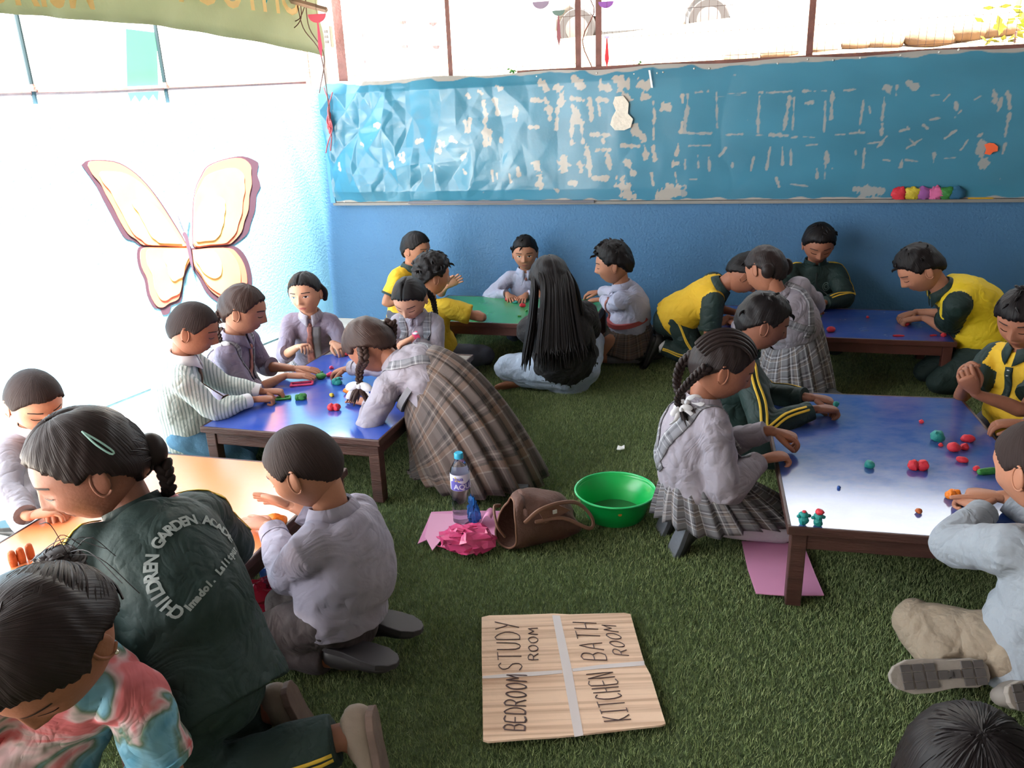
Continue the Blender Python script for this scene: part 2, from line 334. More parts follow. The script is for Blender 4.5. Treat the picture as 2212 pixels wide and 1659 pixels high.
for (x0, y0, x1, y1, w) in strokes:
    A, B = backpt(x0, y0), backpt(x1, y1); sa, sb = A@WD, B@WD; za, zb = A[2], B[2]; w = w*(.0027 if x0 < 1450 else .0021)
    i0, i1 = np.searchsorted(ss, [min(sa, sb)-2*w, max(sa, sb)+2*w]); j0, j1 = np.searchsorted(zz, [min(za, zb)-2*w, max(za, zb)+2*w])
    if i1 <= i0 or j1 <= j0: continue
    s_, z_ = SS[i0:i1, j0:j1], ZZ[i0:i1, j0:j1]; L2 = (sb-sa)**2+(zb-za)**2+1e-9
    t = np.clip(((s_-sa)*(sb-sa)+(z_-za)*(zb-za))/L2, 0, 1); dist = np.hypot(s_-sa-t*(sb-sa), z_-za-t*(zb-za))
    nz_ = fbm(np.stack([s_.ravel(), z_.ravel(), 0*s_.ravel()], 1), 75, 11, 2).reshape(s_.shape)
    mask[i0:i1, j0:j1] = np.maximum(mask[i0:i1, j0:j1], np.clip((w*(1+.75*nz_)-dist)/.003+.5, 0, 1))
fl = mask.ravel()*np.where(Q[:, 0] > -.4, .72, 1.); nn = fbm(Q, 55, 21, 3); fl = np.maximum(fl, np.clip((nn-1.75)*4, 0, 1)*np.clip((Q[:, 0]+2.6)*2, 0, 1))
topfl = np.clip((Q[:, 1]-(Z1-.020+.012*fbm(Q, 18, 4, 2)))*300, 0, 1); botfl = np.clip((Z0+.008+.008*fbm(Q, 25, 6, 2)-Q[:, 1])*300, 0, 1); fl = np.maximum(fl, np.maximum(topfl*.9, botfl))
base = np.array(lin((64, 128, 154))); bare = np.array(lin((172, 164, 156))); vv = (1+.07*fbm(Q*[1, 3, 1], 5, 31))[:, None]
tint = base*vv*(1-fl[:, None])+bare*fl[:, None]
board = thing('painted_sheet', wf(0, WT-.012, .8), 'crumpled blue painted metal sheet with peeled tape marks on the back wall', 'board')
bo = obj('sheet', MB().add(Vb, Fb), attrmat('sheet_paint', .25, .05, 60), board, True, angle=None)
ca = bo.data.color_attributes.new('tint', 'FLOAT_COLOR', 'POINT'); ca.data.foreach_set('color', np.hstack([tint, np.ones((len(tint), 1))]).ravel().astype(np.float32))
m_alu = mat('dull_metal', (150, 150, 156), .45, metal=.5); m_nail = mat('nail_head', (215, 212, 205), .4, metal=.6)
mb = MB(); mb.prism([wf(-2.72, WT-.03, .782), wf(2.4, WT-.03, .782), wf(2.4, WT-.0, .782), wf(-2.72, WT-.0, .782)], (0, 0, .018)); obj('lower_batten', mb, m_grey, board, False)
p0, p1 = backpt(885, 430), backpt(1285, 432); mb = MB(); mb.prism([wf(p0@WD, WT-.042, .792), wf(p1@WD, WT-.042, .792), wf(p1@WD, WT-.028, .792), wf(p0@WD, WT-.028, .792)], (0, 0, .016)); obj('edge_strip', mb, mat('dark_strip', (92, 90, 100), .5), board, False)
mb = MB(); mb.prism([wf(-2.735, WT-.035, .80), wf(-2.70, WT-.035, .80), wf(-2.70, WT, .80), wf(-2.735, WT, .80)], (0, 0, .74)); obj('edge_post', mb, mat('edge_blue', (88, 150, 200), .5), board, False)
for px, py in ((1370,160),(1420,158),(1433,156),(1500,148),(1533,148),(1680,137),(1745,128),(1800,130),(1858,125),(1945,120),(2028,113),(2070,108),(1000,168),(1160,165),(1290,158),(745,435),(1100,170)):
    p = backpt(px, py); obj('nail', MB().add(*ell(p-WN*.008, (.006, .005, .006), nu=8, nv_=5)), m_nail, board)
# paper remnant and orange scrap stuck to the sheet
def blob2d(px, sh, off, name, m, label, cat, th=.003, fn=backpt, nrm=WN):
    pts = [fn(px[0]+x, px[1]+y)-nrm*off for x, y in sh]; o = obj(name, MB().prism(pts, -nrm*th), m, None, False, origin=pts[0]); return tag(o, label, cat)
mp = mat('torn_paper', (226, 214, 200), .9, .6, 60, .1, 20)
blob2d((1344, 245), [(-14,-36),(4,-38),(16,-22),(14,0),(25,12),(20,30),(6,36),(-14,36),(-24,24),(-20,8),(-12,-6),(-18,-22)], .026, 'paper_remnant', mp, 'torn pale paper remnant stuck on the blue sheet near its middle', 'paper', .006)
blob2d((2138, 320), [(-14,-8),(-4,-12),(6,-11),(15,-4),(14,6),(4,8),(-2,14),(-14,12),(-10,2)], .022, 'orange_scrap', mat('orange_paper', (245, 105, 60), .8), 'orange paper scrap stuck on the blue sheet at the right', 'paper', .006)
blob2d((1406, 170), [(-4,-18),(0,-18),(6,20),(2,20)], .03, 'white_ribbon_scrap', mat('white_scrap', (235, 235, 235), .6), 'thin white strip hanging at the top edge of the blue sheet', 'paper', .003)

# ------------------------------------------------------------------ butterfly mural on the left wall
def leftpt(px, py, off=0.): return pix(px, py, CORNER+EN*off, EN)
mural = thing('butterfly_mural', leftpt(400, 540), 'large orange butterfly painted on the left wall', 'mural')
def poly(name, pts, m, off, th=.0015): 
    P = [leftpt(x, y, off) for x, y in pts]; return obj(name, MB().prism(P, -EN*th), m, mural, False)
C0 = lambda L: [(x/2.765, y/2.765) for x, y in L]
m_dk = mat('mural_dark', (70, 44, 60), .8); m_or = mat('mural_orange', (246, 176, 104), .8, var=.12, vscale=6); m_pk = mat('mural_pink', (226, 112, 90), .8); m_bd = mat('mural_body', (90, 66, 84), .8); m_ye = mat('mural_yellow', (250, 204, 124), .8)
def wob(pts, n, amp, seed, closed=True):
    P = catmull(np.array([(x, y, 0) for x, y in pts+[pts[0]]]), n)[:-1]; return [(p[0], p[1]) for p in P]
def shrink(pts, c, k): return [(c[0]+(x-c[0])*k, c[1]+(y-c[1])*k) for x, y in pts]
UL = C0([(487,985),(532,957),(680,962),(780,1010),(870,1090),(960,1205),(1050,1345),(1105,1440),(1120,1480),(980,1475),(850,1470),(800,1440),(745,1420),(700,1350),(655,1265),(610,1180),(575,1110),(530,1045)])
ULi = C0([(525,990),(545,962),(680,968),(780,1016),(870,1098),(955,1210),(1045,1350),(1100,1440),(1115,1475),(980,1470),(860,1464),(815,1430),(765,1395),(720,1325),(680,1245),(632,1160),(600,1095),(552,1040)])
UR = C0([(1148,1400),(1150,1250),(1165,1130),(1200,1050),(1240,990),(1340,950),(1450,933),(1530,962),(1544,985),(1536,1040),(1556,1110),(1532,1165),(1524,1250),(1498,1330),(1478,1395),(1410,1452),(1370,1466),(1260,1474),(1160,1482)])
URi = C0([(1154,1400),(1156,1250),(1170,1132),(1206,1054),(1245,995),(1340,956),(1440,944),(1496,985),(1500,1040),(1504,1100),(1490,1165),(1484,1250),(1460,1320),(1442,1385),(1395,1440),(1360,1460),(1260,1468),(1164,1476)])
LL = [(412,532),(360,531),(306,531),(296,548),(300,578),(312,605),(318,638),(332,664),(346,668),(352,680),(366,676),(370,660),(390,652),(395,628),(398,606),(408,578),(418,556)]
LLi = [(410,534),(360,534),(312,535),(303,550),(307,578),(319,604),(325,636),(338,660),(352,664),(366,655),(385,646),(391,626),(394,604),(404,576),(414,556)]
LR = [(414,536),(450,532),(498,530),(520,540),(535,562),(543,590),(544,616),(540,642),(522,660),(498,664),(470,652),(446,632),(430,602),(416,576)]
LRi = [(416,540),(450,536),(496,536),(513,548),(526,568),(533,592),(534,616),(529,638),(514,650),(496,652),(474,642),(452,624),(436,598),(420,574)]
for o_, i_, c in ((UL, ULi, (380,520)), (UR, URi, (430,510)), (LL, LLi, (405,550)), (LR, LRi, (425,550))):
    poly('wing_margin', wob(o_, 3, 0, 0), m_dk, .002); poly('wing', wob(i_, 3, 0, 0), m_pk, .0045); poly('wing_centre', shrink(wob(i_, 3, 0, 0), c, .87), m_or, .007); poly('wing_patch', shrink(wob(i_, 3, 0, 0), c, .5), m_ye, .0095)
poly('butterfly_body', wob([(398,500),(404,506),(408,520),(414,550),(418,585),(412,570),(405,540),(399,515),(394,506)], 3, 0, 0), m_bd, .012)
for a in ([(402,504),(403,485),(406,468)], [(399,504),(392,485),(384,466)]):
    obj('antenna', MB().add(*wire([leftpt(x, y, .006) for x, y in a], .002)), m_bd, mural)
# ================================================================== FENCE, POSTS, BANNER, OUTSIDE
FT = WT+.05
def post(s, w, t, z0, z1, name='fence_post', label=None, m=m_rust):
    root = thing(name, wf(s, t, z0), label, 'post')
    # angle-iron: two flanges
    mb = MB(); mb.box(wf(s, t-.0, (z0+z1)/2), (w/2, .003, (z1-z0)/2), [WD, WN, np.array([0, 0, 1.])]); obj('front_flange', mb, m, root, False)
    mb = MB(); mb.box(wf(s-w/2+.003, t+w/2, (z0+z1)/2), (.003, w/2, (z1-z0)/2), [WD, WN, np.array([0, 0, 1.])]); obj('side_flange', mb, m, root, False)
    return root
for px, py, w, lb_ in ((737, 175, .062, 'thick rusty steel post at the corner of the blue sheet'), (970, 165, .028, 'thin rusty post left of the paired fence posts'), (1247, 152, .034, 'left one of the paired rusty fence posts'), (1291, 150, .036, 'right one of the paired rusty fence posts'), (1748, 126, .034, 'rusty fence post above the right part of the blue sheet')):
    s = (backpt(px, py)@WD); post(s, w, FT-.03, 1.54, 2.27, label=lb_)
mb = MB()
fen = thing('wire_fence', wf(0, FT, 1.54), 'rusty welded wire fence on top of the back wall', 'fence')
for k in range(int((2.8+2.55)/.042)): 
    s = -2.55+k*.042+random.uniform(-.003, .003); mb.add(*wire([wf(s, FT, 1.545), wf(s+random.uniform(-.006, .006), FT, 2.26)], .0011, 1, 4))
for k in range(6): mb.add(*wire([wf(-2.56, FT-.002, 1.60+k*.13), wf(2.8, FT-.002, 1.60+k*.13)], .0012, 1, 4))
o = obj('wire_mesh', mb, mat('wire', (96, 66, 56), .6), fen); o['kind'] = 'stuff'
mb = MB(); mb.prism([wf(-1.4, WT-.004, 1.556), wf(2.8, WT-.004, 1.556), wf(2.8, WT+.05, 1.556), wf(-1.4, WT+.05, 1.556)], (0, 0, .02)); obj('bottom_rail', mb, m_rust, fen, False)
for a, b in (((1262, 0), (1285, 100)), ((1283, 20), (1258, 88)), ((1258, 88), (1282, 145))):
    pass
obj('brace_wire', MB().add(*wire([pix(1276, 0, wf(0, FT-.04), WN), pix(1283, 28, wf(0, FT-.04), WN), pix(1258, 88, wf(0, FT-.04), WN), pix(1280, 148, wf(0, FT-.04), WN)], .0035, 3)), m_rust, fen)

# left wall rail, poles and panel
rail = [leftpt(x, y, -.06) for x, y in ((668, 176), (520, 183), (360, 190), (205, 197), (70, 200), (-120, 206))]
tag(obj('bamboo_rail', MB().add(*wire(rail, .015, 4, 8)), mat('old_bamboo', (104, 56, 46), .7, .3, 40, .2, 20), origin=rail[0]), 'reddish pole rail tied along the top of the left wall', 'rail')
m_teal = mat('teal_pipe', (8, 30, 36), .5)
for (x0, y0, x1, y1), l_ in (((335, 66, 362, 217), 'thin teal pipe standing on the left wall beside the pale green panel'), ((20, -20, 78, 228), 'thin dark pipe on the left wall above the butterfly, leftmost')):
    b_ = leftpt(x1, y1, -.05); h = leftpt(x0, y0, -.05)[2]
    r_ = thing('fence_pipe', b_, l_, 'pipe'); obj('pipe', MB().add(*wire([b_-np.array([0, 0, .05]), np.array([b_[0], b_[1], 2.2])], .011, 2, 8)), m_teal, r_); obj('joint_clamp', MB().add(*tube([(*(np.array([b_[0], b_[1], b_[2]+.06+k*.03])), .016, .016) for k in range(2)], None, 8, 2, 'flat')), m_rust, r_)
pg = [leftpt(x, y, -.09) for x, y in ((272, 62), (338, 70), (343, 200), (341, 218), (331, 204), (322, 217), (312, 206), (302, 220), (292, 206), (283, 220), (275, 198))]
tag(obj('green_panel', MB().prism(pg, -EN*.004), mat('pale_green_sheet', (60, 140, 92), .6), origin=pg[-1], smooth=False), 'pale green plastic panel above the left wall', 'panel')
cp = [leftpt(x, y, -.02) for x, y in ((655, 110), (670, 206))]
tag(obj('corner_pole', MB().add(*wire([np.array([cp[1][0], cp[1][1], 1.40]), np.array([cp[1][0], cp[1][1], 2.3])], .018, 2, 8)), m_rust, origin=(cp[1][0], cp[1][1], 1.4)), 'short brown pole at the wall corner below the banner', 'post')

# banner hanging from the left eave
BS = -2.60
def banpt(px, py): return pix(px, py, wf(BS, 0), WD)
low = [(700, 122), (600, 101), (500, 80), (400, 65), (300, 53), (200, 44), (100, 36), (0, 30), (-150, 16)]
rows = []
for px, py in low:
    p = banpt(px, py); rows.append(p)
V = []; nb = 10; P = catmull(np.array(rows), 6)
for i, p in enumerate(P):
    t = p@WN
    for j in range(nb+1):
        z = p[2]+(2.30-p[2])*j/nb; V.append(wf(BS+.02*math.sin(i*.35)*(1-j/nb)+.012*math.sin(i*.9+j), t, z))
Fq = [(i*(nb+1)+j, (i+1)*(nb+1)+j, (i+1)*(nb+1)+j+1, i*(nb+1)+j+1) for i in range(len(P)-1) for j in range(nb)]
m_ban = mat('banner_cloth', (142, 146, 124), .8, .2, 60, .08, 6); nt = m_ban.node_tree; b = nt.nodes['Principled BSDF']
tl = nt.nodes.new('ShaderNodeBsdfTranslucent'); tl.inputs[0].default_value = (*lin((164, 166, 142)), 1); mx = nt.nodes.new('ShaderNodeMixShader'); mx.inputs[0].default_value = .5
nt.links.new(b.outputs[0], mx.inputs[1]); nt.links.new(tl.outputs[0], mx.inputs[2]); nt.links.new(mx.outputs[0], nt.nodes['Material Output'].inputs[0])
ban = thing('banner', P[0], 'olive green cloth banner with yellow lettering hanging along the left eave', 'banner')
o = obj('cloth', MB().add(V, Fq), m_ban, ban); md = o.modifiers.new('thick', 'SOLIDIFY'); md.thickness = .003
m_gold = mat('banner_letters', (226, 196, 122), .7)
def banner_text(s, px0, py0, px1, py1, hgt):
    A, B = banpt(px0, py0), banpt(px1, py1); u = nv(B-A); TV, TF = textmesh(s, hgt, .004); w = TV[:, 0].max()-TV[:, 0].min(); k = np.linalg.norm(B-A)/w
    up_ = np.array([0, 0, 1.]); pts = [A+u*((v[0]-TV[:, 0].min())*k)+up_*v[1]+WD*(.035) for v in TV]; obj('lettering', MB().add(pts, TF), m_gold, ban, False)
banner_text('TOURISM', -230, -4, 190, 20, .30); banner_text('YOUTHO', 350, 0, 640, 34, .28)
# timber beam, cords and box on the corner post
bm_ = [pix(560, -18, wf(0, 4.45), WN), pix(706, 22, wf(0, 4.45), WN)]
tag(obj('timber_beam', MB().add(*tube([(*bm_[0], .016, .016), (*bm_[1], .016, .016)], (0, 0, 1), 4, 1, 'flat')), mat('pale_timber', (170, 140, 120), .8, .3, 30, .2, 10), origin=bm_[0], smooth=False), 'weathered timber beam crossing the corner post at the top', 'beam')
bx_ = pix(708, 80, wf(0, WT-.08), WN); r_ = thing('meter_box', bx_, 'small white socket box on the corner post', 'box')
AX3 = [WD, WN, np.array([0, 0, 1.])]
obj('case', MB().box(bx_, (.03, .02, .062), AX3), mat('cream_plastic', (176, 166, 146), .5), r_, False, bevel=.004); 
for k in range(3): obj('socket', MB().box(bx_-WN*.021+np.array([0, 0, .03-k*.03]), (.012, .002, .008), AX3), mat('dark_plastic', (90, 80, 76), .5), r_, False)
pb = pix(697, 160, wf(0, WT-.03), WN); tag(obj('white_pipe', MB().add(*wire([pb+np.array([0, 0, -.14]), pb+np.array([0, 0, .14])], .03, 2, 12)), mat('white_pvc', (236, 232, 226), .5), origin=pb), 'short white plastic pipe beside the corner post', 'pipe')
cords = [[(640, -5), (655, 60), (690, 110), (705, 190), (712, 260)], [(540, -5), (580, 40), (640, 45), (660, 10)], [(590, -8), (610, 45), (630, 62), (650, 40), (648, -5)], [(660, 0), (668, 60), (700, 120), (690, 200)], [(700, 190), (712, 230), (706, 262), (716, 290), (714, 325)], [(718, 200), (708, 240), (718, 275), (708, 310), (704, 330)]]
m_cord = [mat('brown_cord', (96, 62, 52), .7), mat('pink_cord', (170, 88, 96), .7)]
for i, c in enumerate(cords):
    P_ = [pix(x, y, wf(0, (4.5 if i < 4 else WT-.06)-.012*i), WN) for x, y in c]; tag(obj('hanging_cord', MB().add(*wire(P_, .0038 if i > 3 else .003, 6)), m_cord[1 if i > 3 else 0], origin=P_[0]), ['dark cord running down from the banner to the sheet corner', 'dark cord loop sagging below the yellow banner letters', 'wide loop of dark cord at the banner end', 'dark cord beside the white socket box', 'pink twisted cord hanging beside the blue edge of the sheet', 'second pink cord tangled beside the blue sheet edge'][i], 'cord')
for px, py, w, l_, c in ((712, 262, 9, 'red knot of cord hanging at the sheet corner', (176, 72, 76)),):
    p = pix(px, py, wf(0, WT-.1), WN); mb = MB()
    for k in range(9): mb.add(*ell(p+np.array([random.uniform(-.012, .012), random.uniform(-.012, .012), random.uniform(-.06, .05)]), (.012, .012, .022), nu=8, nv_=6))
    tag(obj('cord_knot', mb, mat('knot_red', c, .7), origin=p), l_, 'cord')
# hanging paper decorations: a half-round cap above a tail
def deco(px, py, w, tail, c1, c2, label, t=WT-.12):
    p = pix(px, py, wf(0, t), WN); k = .0031; r_ = thing('paper_decoration', p, label, 'decoration')
    pts = [p+WD*(w*k*math.cos(a))+np.array([0, 0, -w*k*.8*math.sin(a)]) for a in np.linspace(0, math.pi, 12)]
    obj('paper_cap', MB().prism(pts, WN*.004), mat('paper_%d_%d_%d' % c1, c1, .8), r_, False)
    if tail:
        q = p-np.array([0, 0, w*k*.75]); obj('paper_tail', MB().prism([q+WD*.003, q+WD*.012-np.array([0, 0, tail*k*.7]), q-np.array([0, 0, tail*k]), q-WD*.012-np.array([0, 0, tail*k*.7]), q-WD*.003], WN*.004), mat('paper_%d_%d_%d' % c2, c2, .8), r_, False)
    obj('string', MB().add(*wire([p, p+np.array([0, 0, .2])], .001, 1, 4)), m_cord[0], r_)
deco(684, 30, 18, 58, (190, 70, 84), (205, 60, 84), 'red paper decoration hanging beside the socket box', 4.3); deco(566, 0, 10, 22, (96, 190, 205), (220, 60, 70), 'small turquoise paper decoration hanging before the banner', 4.2)
deco(1206, 22, 12, 52, (110, 130, 122), (150, 90, 96), 'grey green paper cap with a mauve tail left of the paired posts'); deco(1168, 3, 16, 0, (150, 130, 150), (0, 0, 0), 'mauve paper ball half cut by the top edge'); deco(1309, 3, 14, 0, (150, 90, 170), (0, 0, 0), 'purple paper ball right of the paired posts')
deco(1311, 78, 5, 50, (200, 180, 220), (214, 50, 60), 'thin lilac and red paper decoration right of the paired posts')
for k, (px, py) in enumerate(((782, 72), (792, 130), (870, 45), (935, 48), (874, 97), (942, 98))):
    deco(px, py, 9, 0, (236, 180, 176), (0, 0, 0), ['upper pale red paper disc beside the corner post', 'lower pale red paper disc beside the corner post', 'pale paper disc in the upper left fence gap', 'red and yellow paper disc beside the thin post', 'faint lower disc in the left fence gap', 'faint paper disc low beside the thin post'][k], WT+.3)

# ------------------------------------------------------------------ outside: bank, road, car
m_dirt = mat('sunlit_dirt', (112, 94, 72), .95, .8, 6, .22, 3)
nx_, ny_ = 90, 40; V = []
for i in range(nx_):
    for j in range(ny_):
        s = -14+30*i/(nx_-1); t = 5.15+13*(j/(ny_-1))**1.3
        z = 1.45+.16*(s*.25)+min(1, max(0, (t-5.4)/4.5))*.75
        p = np.array([[s, t, 0]]); z += .05*float(fbm(p, 1.6, 40)[0])*min(1, (t-5.1)) if t < 10 else .02*float(fbm(p, 1.0, 41)[0])
        if t > 10: z = 2.28+.0685*s*1+.03*(t-10)*.5+.01*float(fbm(p, 1., 2)[0])
        V.append(wf(s, t, z))
tag(obj('road_bank', MB().add(V, [(i*ny_+j, (i+1)*ny_+j, (i+1)*ny_+j+1, i*ny_+j+1) for i in range(nx_-1) for j in range(ny_-1)]), m_dirt), None, kind='structure')
m_stone = mat('bank_stone', (84, 66, 48), .95, .7, 12, .3, 6)
for k, (px, py, r_) in enumerate(((1920, 84, .09), (2005, 72, .11), (2085, 62, .10), (1850, 92, .07), (2155, 50, .10), (1780, 100, .07), (1690, 108, .09), (1600, 118, .09))):
    p = pix(px, py, wf(0, 6.6), WN); VV, FF = ell(p-np.array([0, 0, r_*.3]), (r_*1.5, r_, r_*.8), AX3, 16, 10); VV = np.array(VV); VV = VV+(VV-p)*(.18*fbm(VV, 9, k))[:, None]
    tag(obj('bank_stone', MB().add(VV, FF), m_stone, origin=p-np.array([0, 0, r_])), ['rough tan stone in the middle of the bank beyond the fence', 'large tan boulder on the bank at the upper right', 'pale boulder right of the large one on the bank', 'small stone left of the large boulders on the bank', 'tan stone at the far right of the bank', 'small stone just right of the rusty fence post', 'small stone just left of the right fence post', 'low stone beneath the car on the bank'][k], 'stone')
p = pix(2195, 70, wf(0, 6.2), WN); mb = MB()
for k in range(70):
    q = p+RNG.normal(size=3)*[.12, .12, .11]; d_ = nv(RNG.normal(size=3)); e_ = nv(np.cross(d_, (.3, .5, .8))); mb.add([q, q+d_*.04+e_*.02, q+d_*.08, q+d_*.04-e_*.02], [(0, 1, 2, 3)])
r_ = thing('shrub', p-np.array([0, 0, .3]), 'yellow green shrub at the upper right beyond the fence', 'plant'); obj('foliage', mb, mat('shrub_leaf', (110, 120, 40), .7), r_, False); obj('stem', MB().add(*wire([p-np.array([0, 0, .3]), p], .008)), m_wood, r_)
for px, py, l_ in ((1375, 140, 'tiny green sprig on top of the wall right of the paired posts'), (1110, 155, 'tiny plant at the wall top between the left posts')):
    p = pix(px, py, wf(0, WT+.1), WN); mb = MB()
    for k in range(12):
        q = p+RNG.normal(size=3)*[.015, .015, .015]; d_ = nv(RNG.normal(size=3)); e_ = nv(np.cross(d_, (.3, .5, .8))); mb.add([q, q+d_*.012+e_*.009, q+d_*.026, q+d_*.012-e_*.009], [(0, 1, 2, 3)])
    mb.add(*wire([p-np.array([0, 0, .05]), p], .002, 1)); tag(obj('sprig', mb, mat('sprig_leaf', (90, 150, 70), .6), origin=p-np.array([0, 0, .05]), smooth=False), l_, 'plant')
# white car on the road: side profile extruded with wheel arches
CT = 13.4
w1 = pix(1246, 62, wf(0, CT), WN); w2 = pix(1531, 42, wf(0, CT), WN)
cx = nv(w2-w1); cz = nv(np.array([0, 0, 1.])-cx*cx[2]); cy = WN; wb = np.linalg.norm(w2-w1); R = .30
car = thing('car', w1-cz*R, 'white car parked on the road beyond the wire fence', 'car')
pts = []; arc = lambda c, r0: [(c+r0*math.cos(a), r0*math.sin(a)) for a in np.linspace(math.pi, 0, 14)]
low_ = [(-.62, -.02)]+arc(0, .365)+[(.42, -.10), (wb-.42, -.10)]+arc(wb, .365)+[(wb+.50, -.03), (wb+.62, .06)]
up_ = [(wb+.72, .22), (wb+.70, .55), (wb+.45, .68), (wb-.05, .72), (wb-.55, 1.12), (.9, 1.18), (.3, 1.16), (-.25, .74), (-.62, .62), (-.70, .3)]
prof = low_+up_
P3 = [w1+cx*a+cz*b_ for a, b_ in prof]
m_car = mat('car_white', (240, 240, 240), .25, coat=.5); obj('car_body', MB().prism(P3, cy*1.45), m_car, car, False, bevel=.02)
for wc, k in ((w1, 0), (w2, 1)):
    for side in (0, 1.27):
        c = wc+cy*side; tyre = obj('wheel', MB().add(*tube([(*(c+cy*.0), R*.93, R*.93), (*(c+cy*.03), R, R), (*(c+cy*.15), R, R), (*(c+cy*.18), R*.93, R*.93)], None, 28, 1, 'flat')), mat('tyre', (22, 18, 18), .9), car)
        obj('hubcap', MB().add(*tube([(*(c-cy*.012), R*.30, R*.30), (*(c-cy*.004), R*.6, R*.6), (*(c+cy*.05), R*.62, R*.62)], None, 20, 1, 'flat')), mat('hub', (56, 50, 48), .5), tyre)
obj('sill', MB().prism([w1+cx*a+cz*b_-cy*.02 for a, b_ in ((.40, -.13), (wb-.40, -.13), (wb-.40, -.07), (.40, -.07))], cy*.05), mat('sill_black', (14, 14, 16), .7), car, False)
for (a0, a1, a2, a3) in ((.35, .95, .55, .95), (1.05, 1.75, 1.05, 1.45)):
    obj('side_window', MB().prism([w1+cx*a0+cz*.76-cy*.006, w1+cx*a1+cz*.76-cy*.006, w1+cx*a3+cz*1.08-cy*.006, w1+cx*a2+cz*1.08-cy*.006], cy*.004), mat('car_glass', (60, 70, 78), .1), car, False)
obj('bumper', MB().prism([w1+cx*a+cz*b_-cy*.012 for a, b_ in ((wb+.46, -.06), (wb+.95, .05), (wb+1.0, .12), (wb+.62, .10))], cy*1.2), mat('bumper_tan', (150, 116, 96), .7), car, False)
obj('tail_lamp', MB().prism([w1+cx*a+cz*b_-cy*.012 for a, b_ in ((wb+.50, .22), (wb+.66, .2), (wb+.66, .42), (wb+.56, .42))], cy*.05), mat('tail_red', (200, 90, 80), .3), car, False)
# pale house behind the left wall and behind the road (bright in the sun)
hs = thing('white_house', wf(-6, 9.5), 'bright white house wall far behind the left wall', 'building')
obj('wall', MB().prism([wf(-12, 9.5), wf(-3.4, 9.5), wf(-3.4, 12.5), wf(-12, 12.5)], (0, 0, 4.5)), mat('whitewash', (244, 242, 238), .9), hs, False)
# ================================================================== TABLES
TH = .258
def laminate(name, rgb, rough, dirt=.25, scale=5):
    m = bpy.data.materials.new(name); m.use_nodes = True; nt = m.node_tree; b = nt.nodes['Principled BSDF']
    tc = nt.nodes.new('ShaderNodeTexCoord'); mp = nt.nodes.new('ShaderNodeMapping'); mp.inputs['Scale'].default_value = (1, 1.5, 1); mp.inputs['Rotation'].default_value = (0, 0, -.3)
    n = nt.nodes.new('ShaderNodeTexNoise'); n.inputs['Scale'].default_value = scale; n.inputs['Detail'].default_value = 8; n.inputs['Roughness'].default_value = .65
    nt.links.new(tc.outputs['Object'], mp.inputs[0]); nt.links.new(mp.outputs[0], n.inputs['Vector'])
    r = nt.nodes.new('ShaderNodeValToRGB'); c = lin(rgb); r.color_ramp.elements[0].position = .35; r.color_ramp.elements[1].position = .75
    r.color_ramp.elements[0].color = (*c, 1); r.color_ramp.elements[1].color = (*[x*(1-dirt)+.35*dirt for x in c], 1); nt.links.new(n.outputs['Fac'], r.inputs[0]); nt.links.new(r.outputs[0], b.inputs['Base Color'])
    mr = nt.nodes.new('ShaderNodeMapRange'); mr.inputs[3].default_value = rough; mr.inputs[4].default_value = rough+.12; nt.links.new(n.outputs['Fac'], mr.inputs[0]); nt.links.new(mr.outputs[0], b.inputs['Roughness'])
    b.inputs['Specular IOR Level'].default_value = .95
    return m
def table(label, c0, ax, ay, W, L, m_top, m_w, peel=None):
    """c0: near-left top corner; ax, ay unit axes; W along ax, L along ay"""
    c0 = np.array([c0[0], c0[1], 0.]); ax = nv([*ax, 0]); ay = nv([*ay, 0]); Z = np.array([0, 0, 1.])
    root = thing('low_table', c0+ax*W/2+ay*L/2, label, 'table')
    A = [ax, ay, Z]
    P = lambda u, v, z: c0+ax*u+ay*v+Z*z
    def bx(name, u0, u1, v0, v1, z0, z1, m, bev=.003): return obj(name, MB().box(P((u0+u1)/2, (v0+v1)/2, (z0+z1)/2), ((u1-u0)/2, (v1-v0)/2, (z1-z0)/2), A), m, root, False, bevel=bev)
    bx('table_board', .004, W-.004, .004, L-.004, TH-.022, TH-.003, m_w if not peel else mat('bare_board', (136, 128, 120), .8, .4, 20, .2, 9))
    e = .006
    if peel:
        pts = [P(e, e, TH-.003), P(W-e, e, TH-.003)]+[P(W-e-(W-2*e)*k/14, L-peel-.02*math.sin(k*.9)-.012*math.sin(k*2.3), TH-.003) for k in range(15)]
    else: pts = [P(e, e, TH-.003), P(W-e, e, TH-.003), P(W-e, L-e, TH-.003), P(e, L-e, TH-.003)]
    obj('laminate_top', MB().prism(pts, (0, 0, .003)), m_top, root, False)
    for (u0, u1, v0, v1) in ((-.004, W+.004, -.004, .006), (-.004, W+.004, L-.006, L+.004), (-.004, .006, .006, L-.006), (W-.006, W+.004, .006, L-.006)):
        bx('edge_trim', u0, u1, v0, v1, TH-.024, TH+.001, m_w, .003)
    lg = .042
    for u in (.008, W-.008-lg):
        for v in (.008, L-.008-lg): bx('leg', u, u+lg, v, v+lg, .004, TH-.022, m_w)
    ap = .052
    for v in (.014, L-.014-.02): bx('apron', .05, W-.05, v, v+.02, TH-.022-ap, TH-.022, m_w)
    for u in (.014, W-.014-.02): bx('apron', u, u+.02, .05, L-.05, TH-.022-ap, TH-.022, m_w)
    return root
m_redw = mat('red_brown_wood', (88, 48, 42), .42, .25, 30, .25, 6)
lb = laminate('blue_laminate', (42, 78, 178), .07, .12); rb = laminate('scratched_blue_laminate', (46, 78, 156), .10, .2, 9)
table('blue topped low table with a bare strip, beside the butterfly wall', (-1.187, 2.817), (.9606, -.2779), (.2853, .9584), .734, 1.053, lb, m_wood, .11)
